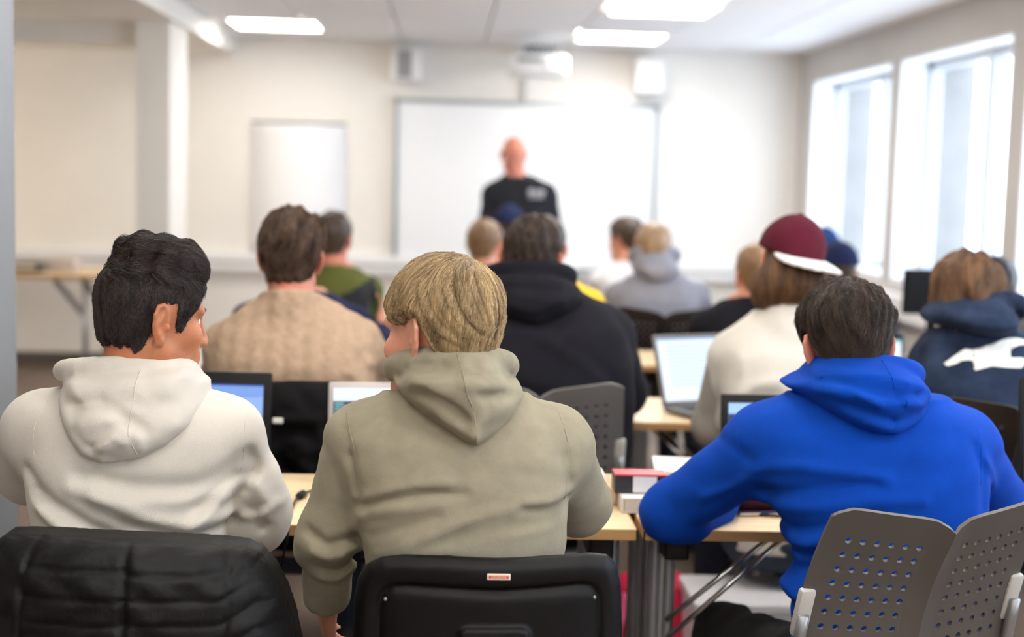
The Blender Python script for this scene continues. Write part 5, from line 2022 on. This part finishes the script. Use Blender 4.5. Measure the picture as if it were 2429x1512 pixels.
# ------------------------------------------------------------------ laptops
M_LAPB = mat('laptop_black', lin(14, 14, 16), rough=.42, bump=.1, bscale=900, spec=.25)
M_LAPS = mat('laptop_silver', lin(186, 180, 178), rough=.35, metal=.4)
M_LAPG = mat('laptop_grey', lin(110, 106, 106), rough=.4)
M_KEY = mat('laptop_key', lin(40, 40, 42), rough=.5)
S_BLUE = emis('screen_blue', lin(150, 186, 246), .85)
S_BAR = emis('screen_bar', lin(40, 92, 190), .75)
S_WHITE = emis('screen_white', lin(226, 240, 252), 1.0)
S_TEAL = emis('screen_teal', lin(150, 228, 232), .9)
S_DARK = emis('screen_dark', lin(22, 40, 66), .5)
S_LINE = emis('screen_line', lin(120, 160, 210), .7)
S_NAVY = emis('screen_navy', lin(36, 66, 120), .6)


def laptop(label, px, py, Y, yaw, w, h, tilt, m, screen, content=(), bez=.018, top_bez=.026):
    """px, py: middle of the lid top edge at depth Y; the base lies on its table"""
    tp = P(px, py, Y)
    z0 = TZ+.003
    t = math.radians(tilt)
    lid_h = h
    # hinge below the lid's top edge
    e = empty('laptop', (0, 0, 0), label=label, cat='laptop', group='open laptops on the tables')
    ya = math.radians(yaw)
    back = np.array((-math.sin(ya), math.cos(ya), 0))
    hg = tp-back*math.sin(t)*lid_h
    e.location = (hg[0], hg[1], z0)
    e.rotation_euler = (0, 0, ya)
    lh = tp[2]-z0-.014
    L = lh/math.cos(t)
    R = Matrix.Translation((0, 0, .014)) @ Matrix.Rotation(-t, 4, 'X')
    d = .68*w
    MB().box((-w/2, -d, 0), (w/2, 0, .018), .006).build('base', m, e, auto=True)
    kb = MB()
    for r in range(5):
        for c in range(12):
            kx, ky = -w*.42+c*w*.84/12, -.03-r*.02
            kb.box((kx, ky-.015, .0175), (kx+w*.84/12-.003, ky, .0195))
    tag(kb.build('keyboard', M_KEY, e), kind='stuff')
    MB().box((-.045, -d+.015, .0178), (.045, -d+.08, .0188), .001).build('touchpad', M_LAPG, e)
    MB().tube([(-w*.4, .002, .016), (w*.4, .002, .016)], .007, 8).build('hinge', m, e, smooth=True)
    lid = MB().box((-w/2, -.004, 0), (w/2, .006, L), .004).build('lid', m, e, auto=True)
    lid.matrix_local = R
    sw, s0, s1 = w/2-bez, bez*1.3, L-top_bez
    so = MB().box((-sw, -.0055, s0), (sw, -.0035, s1)).build('screen', screen, lid)
    bym = {}
    for (u0, v0, u1, v1, mm) in content:          # u left-right, v top-down, 0..1 of the screen
        bym.setdefault(mm, []).append((u0, v0, u1, v1))
    for i, (mm, rs) in enumerate(bym.items()):
        q = MB()
        for (u0, v0, u1, v1) in rs:
            q.box((-sw+2*sw*u0, -.0058-.0002*i, s1-(s1-s0)*v1), (-sw+2*sw*u1, -.0053, s1-(s1-s0)*v0))
        tag(q.build('screen_window', mm, so), kind='stuff')
    return e


laptop('black laptop with a light blue screen in front of the white hoodie boy', 458, 879, 3.42, -4, .385, .27, 8, M_LAPB, S_BLUE,
       [(0, 0, 1, .022, S_BAR), (0, .022, 1, .15, emis('screen_head', lin(128, 170, 244), .8)), (.66, .055, .97, .078, S_BAR), (.73, .082, .97, .100, S_BAR), (.81, .135, .97, .155, S_BAR), (.81, .168, .85, .185, S_BAR), (.73, .29, .93, .306, S_LINE),
        (.1, .2, .5, .215, S_LINE), (.1, .4, .6, .412, S_LINE), (.1, .5, .45, .512, S_LINE)], bez=.020, top_bez=.030)
laptop('silver laptop with a white screen in front of the blond boy', 946, 908, 3.40, 3, .335, .24, 8, M_LAPS, S_WHITE,
       [(0, .16, .25, .34, S_DARK), (0, .35, .22, 1, S_TEAL)] + [(.01, .18+.028*i, .05+.12*((i*7) % 5)/5+.03, .19+.028*i, S_TEAL) for i in range(6)], bez=.012, top_bez=.014)
laptop('black laptop half hidden behind the left shoulder of the boy in blue', 1880, 936, 3.42, 2, .36, .25, 9, M_LAPB, emis('screen_sky', lin(168, 206, 250), .95),
       [(.30, 0, 1, .045, S_DARK), (0, .16, .12, .9, S_NAVY), (.06, .17, .20, .36, S_DARK)] + [(.02, .24+.05*i, .10, .255+.05*i, S_LINE) for i in range(8)], bez=.018, top_bez=.022)
laptop('black laptop cut by the right edge of the picture', 2585, 898, 3.38, 3, .36, .27, 6, M_LAPB, S_DARK,
       [(0, 0, .5, .14, S_TEAL)] + [(.02, .2+.045*i, .12+.05*(i % 3), .215+.045*i, S_LINE) for i in range(9)], bez=.014, top_bez=.022)
laptop('grey laptop with a bright white page on the second row, beside the grey sleeve', 1648, 793, 4.62, 24, .33, .23, 20, M_LAPG, S_WHITE,
       [(0, 0, 1, .03, S_BLUE)] + [(.1, .1+.06*i, .85-.1*(i % 3), .115+.06*i, S_BLUE) for i in range(12)], bez=.012, top_bez=.014)
laptop('laptop with a pale screen seen past the ear of the boy in blue', 2040, 792, 4.66, 2, .30, .22, 8, M_LAPB, S_WHITE, [(0, 0, 1, .05, S_TEAL)], bez=.010, top_bez=.020)
# dark monitor by the window
mq = P(2206, 640, 5.9)
e = empty('monitor', (mq[0]+.02, mq[1], TZ), label='dark monitor on the third row table by the windows', cat='monitor')
hz_ = mq[2]-TZ
MB().box((-.13, -.01, hz_-.19), (.13, .02, hz_), .01).build('screen_housing', M_LAPB, e)
MB().box((-.02, .0, .01), (.02, .02, hz_-.15), .004).build('stand', M_BLACKPL, e)
MB().box((-.09, -.06, 0), (.09, .08, .012), .004).build('foot', M_BLACKPL, e)

# ------------------------------------------------------------------ books, carton, adapter, pencil case
M_PAPER = mat('book_pages', lin(226, 220, 212), rough=.9, var=.05, vscale=8, stretch=(1, 1, 150), bump=.5, bscale=30)
M_COVB = mat('book_cover_dark', lin(44, 42, 46), rough=.4, var=.4, vscale=30)
M_COVW = mat('book_cover_white', lin(232, 230, 228), rough=.4)
M_COVR = mat('book_cover_red', lin(196, 40, 60), rough=.4)


def book(label, c, w, d, h, rz, cov, group='books on the front table'):
    e = empty('book', c, math.radians(rz), label=label, cat='book', group=group)
    MB().box((-w/2+.004, -d/2+.004, .0025), (w/2-.001, d/2-.004, h-.0025)).build('pages', M_PAPER, e)
    MB().box((-w/2, -d/2, 0), (w/2, d/2, .0025), .0008).build('cover', cov, e)
    MB().box((-w/2, -d/2, h-.0025), (w/2, d/2, h), .0008).build('cover', cov, e)
    MB().box((-w/2-.002, -d/2, 0), (-w/2+.002, d/2, h), .001).build('spine', cov, e)
    return e


def on_table(px, py):
    d = _f*FPX+_R*(px-CXP)-_U*(py-CYP)
    return CAM+d*((TZ-CAM[2])/d[2])


a, b_ = on_table(1477, 1219), on_table(1600, 1219)
bw = .17
bk0 = book('thick white paperback at the bottom of the pile by the blue elbow', (a[0]+bw/2, a[1]+.115, TZ+.001), bw, .23, .034, 0, M_COVW)
bk1 = book('dark covered book with a white title block standing on the thick paperback', (a[0]+bw/2-.04, a[1]+.075, TZ+.036), .115, .06, .042, 0, M_COVB)
MB().box((-.0595, -.0312, .0), (.0595, -.029, .042), .0006).build('front_cover', M_COVB, bk1)
MB().box((-.018, -.0322, .002), (.036, -.0308, .039)).build('title_block', M_COVW, bk1)
MB().box((-.0595, -.032, .040), (.0595, .0305, .0435), .0008).build('red_edge', M_COVR, bk1)
c_ = on_table(1448, 1195)
bk2 = book('slim tan notebook leaning beside the paperback pile', (c_[0]+.02, c_[1]+.08, TZ+.001), .05, .20, .030, 8, mat('tan_cover', lin(196, 168, 136), rough=.6))
c_ = on_table(1585, 1150)
bk3 = book('pale open book behind the blue elbow', (c_[0]+.06, c_[1]+.10, TZ+.001), .16, .18, .03, -6, M_COVW)
c_ = on_table(1424, 1219)
e = empty('carton', (c_[0]-.012, c_[1]+.05, TZ), label='small white and blue carton standing by the olive elbow', cat='carton')
MB().box((-.022, -.04, 0), (.022, .04, .085), .002).build('box', M_COVW, e)
MB().box((-.0225, -.0406, .05), (.0225, .0405, .066)).build('blue_band', mat('carton_blue', lin(80, 130, 200), rough=.5), e)
MB().box((.004, -.0408, .015), (.0226, -.0395, .026)).build('dark_mark', mat('carton_navy', lin(30, 60, 110), rough=.5), e)
# cable with inline adapter
pts = [on_table(760, 1166)+np.array((0, 0, .004)), on_table(735, 1172)+np.array((0, 0, .006)), on_table(715, 1183)+np.array((0, 0, .008)), on_table(700, 1198)+np.array((0, 0, .008)),
       on_table(690, 1222)+np.array((0, 0, .006)), P(684, 1248, 2.955)+np.array((0, 0, .004)), P(682, 1275, 2.93), P(670, 1330, 2.94), P(663, 1380, 2.95), P(655, 1460, 2.97), P(640, 1600, 3.05)]
cab = MB().tube(catmull(pts, 8), .0028, 8).build('cable', M_BLACKPL, smooth=True)
tag(cab, 'thin black power cable hanging over the table edge between two boys', 'cable')
q = pts[2]
u_ = (pts[1]-pts[3])/np.linalg.norm(pts[1]-pts[3])
MB().tube([q-u_*.022, q-u_*.018, q-u_*.008, q+u_*.012, q+u_*.016, q+u_*.022], [.004, .0085, .0095, .0095, .0085, .004], 12).build('plug_barrel', M_BLACKPL, cab, smooth=True)
# pencil case
c_ = on_table(1812, 1222)
e = empty('pencil_case', (c_[0]+.03, c_[1]+.04, TZ+.002), math.radians(10), label='maroon pencil case with a metal zip in the crook of the blue arm', cat='pencil case')
pv_ = Vol(axis(-.12, .12, .005), axis(-.06, .06, .005), axis(-.01, .08, .005))
pv_.add(rc((-.075, 0, .034), (.075, 0, .034), .033, .033), .01)
pv_.cut((0, 0, 0), (0, 0, -1))
vol_obj('pouch', pv_, fabric('maroon_canvas', lin(84, 40, 50), .2), e)
zt = MB()
for i in range(26):
    x = -.08+.16*i/25
    zt.box((x-.002, -.034, .044), (x+.002, -.026, .052))
tag(zt.build('zip', M_CHROME, e), kind='stuff')
MB().box((-.10, -.05, 0), (.10, -.036, .010), .003).build('steel_ruler', M_CHROME, e)
c_ = on_table(1795, 1225)
cb2 = MB().tube(catmull([c_+np.array((-.03, .03, .006)), c_+np.array((0, .0, .005)), c_+np.array((.05, -.02, .005)), c_+np.array((.12, -.015, .005))], 8), .003, 8).build('cable', M_BLACKPL, smooth=True)
tag(cb2, 'black cable curling on the table under the blue sleeve', 'cable')


# ------------------------------------------------------------------ under the tables
def floor_pt(px, py):
    d = _f*FPX+_R*(px-CXP)-_U*(py-CYP)
    return CAM+d*(-CAM[2]/d[2])


fp = P(1550, 1400, 4.0)
e = empty('backpack', (fp[0], 4.0, 0), label='red and pink backpack on the floor beneath the front tables', cat='backpack')
g = Vol(axis(-.2, .2, .012), axis(-.16, .16, .012), axis(-.02, .42, .012))
g.add(ell((0, 0, .19), (.15, .10, .20)), .02)
g.add(ell((.03, -.07, .13), (.10, .06, .10)), .03)
g.disp(lambda X, Y, Z: .008*np.sin(X*30+2*np.sin(Z*25))+.006*np.sin(Z*60+3*np.sin(X*15)))
g.cut((0, 0, 0), (0, 0, -1))
vol_obj('bag_body', g, mat('red_nylon', lin(206, 34, 74), rough=.6, var=.3, vscale=9), e)
MB().tube(catmull([(-.09, -.09, .33), (-.12, -.13, .2), (-.1, -.12, .08)], 6), .014, 8).build('strap', mat('pink_strap', lin(226, 92, 140), rough=.7), e, smooth=True)
MB().box((-.13, -.12, 0), (.15, .11, .035), .012).build('base_panel', mat('navy_nylon', lin(30, 40, 66), rough=.7), e)
bq = P(1800, 1390, 3.85)
e = empty('carton', (bq[0], bq[1], 0), label='pale grey storage box on the floor under the right front table', cat='carton')
zt_ = max(P(1800, 1345, 4.1)[2], .2)
MB().box((-.20, -.14, 0), (.20, .14, zt_), .006).build('box', mat('pale_card', lin(232, 230, 234), rough=.7), e)
MB().box((-.205, -.145, zt_-.025), (.205, .145, zt_+.004), .006).build('lid', mat('pale_lid', lin(222, 220, 224), rough=.6), e)
pq = P(1806, 1412, 3.9)
ps = MB().tube(catmull([(pq[0]-.2, 3.92, pq[2]+.02), (pq[0]-.08, 3.93, pq[2]-.01), (pq[0], 3.92, pq[2]), (pq[0]+.1, 3.94, pq[2]+.01), (pq[0]+.3, 3.96, pq[2]-.02)], 8), .004, 8).build('cable', M_GREYPL, smooth=True)
tag(ps, 'grey extension cable with a black plug hanging under the right front table', 'cable')
MB().box((pq[0]-.035, 3.89, pq[2]-.022), (pq[0]+.035, 3.94, pq[2]+.022), .01).build('plug', M_BLACKPL, ps)
# bottle on the second row
bq = P(470, 845, 4.55)
e = empty('bottle', (bq[0], bq[1], TZ), label='white plastic bottle with a blue mark between the white hoodie and beige sweater', cat='bottle')
MB().lathe([(.001, 0), (.032, 0), (.034, .01), (.034, .13), (.028, .15), (.014, .165), (.014, .185), (.001, .186)], 20).build('body', mat('bottle_white', lin(236, 240, 244), rough=.3), e, auto=True)
MB().lathe([(.0146, .055), (.0344, .055), (.0346, .075), (.0146, .075)], 20).build('label_band', mat('bottle_blue', lin(30, 110, 200), rough=.4), e, auto=True)
MB().lathe([(.001, .18), (.016, .18), (.016, .2), (.001, .201)], 16).build('cap', M_COVW, e, auto=True)
# things on the side table
tz_ = .771
a = P(36, 640, 9.7)
b_ = P(98, 640, 9.7)
e = empty('document_tray', ((a[0]+b_[0])/2-.1, 9.75, tz_), label='grey document tray lying on the birch side table', cat='tray')
MB().box((-.2, -.14, 0), (.2, .14, .012), .004).build('bottom', M_LAPG, e)
MB().box((-.2, -.14, .05), (.2, .14, .062), .004).build('shelf', M_LAPG, e)
for gx in (-1, 1):
    for gy in (-1, 1):
        MB().box((gx*.19-.008, gy*.13-.008, .0), (gx*.19+.008, gy*.13+.008, .055)).build('post', M_BLACKPL, e)
a = P(130, 640, 9.8)
e = empty('carton', (a[0], 9.9, tz_), label='low white carton at the back of the birch side table', cat='carton')
MB().box((-.13, -.1, 0), (.13, .1, .085), .004).build('box', mat('dull_white_card', lin(206, 196, 190), rough=.8), e)
MB().box((-.135, -.105, .07), (.135, .105, .09), .004).build('lid', mat('dull_white_lid', lin(214, 204, 198), rough=.8), e)
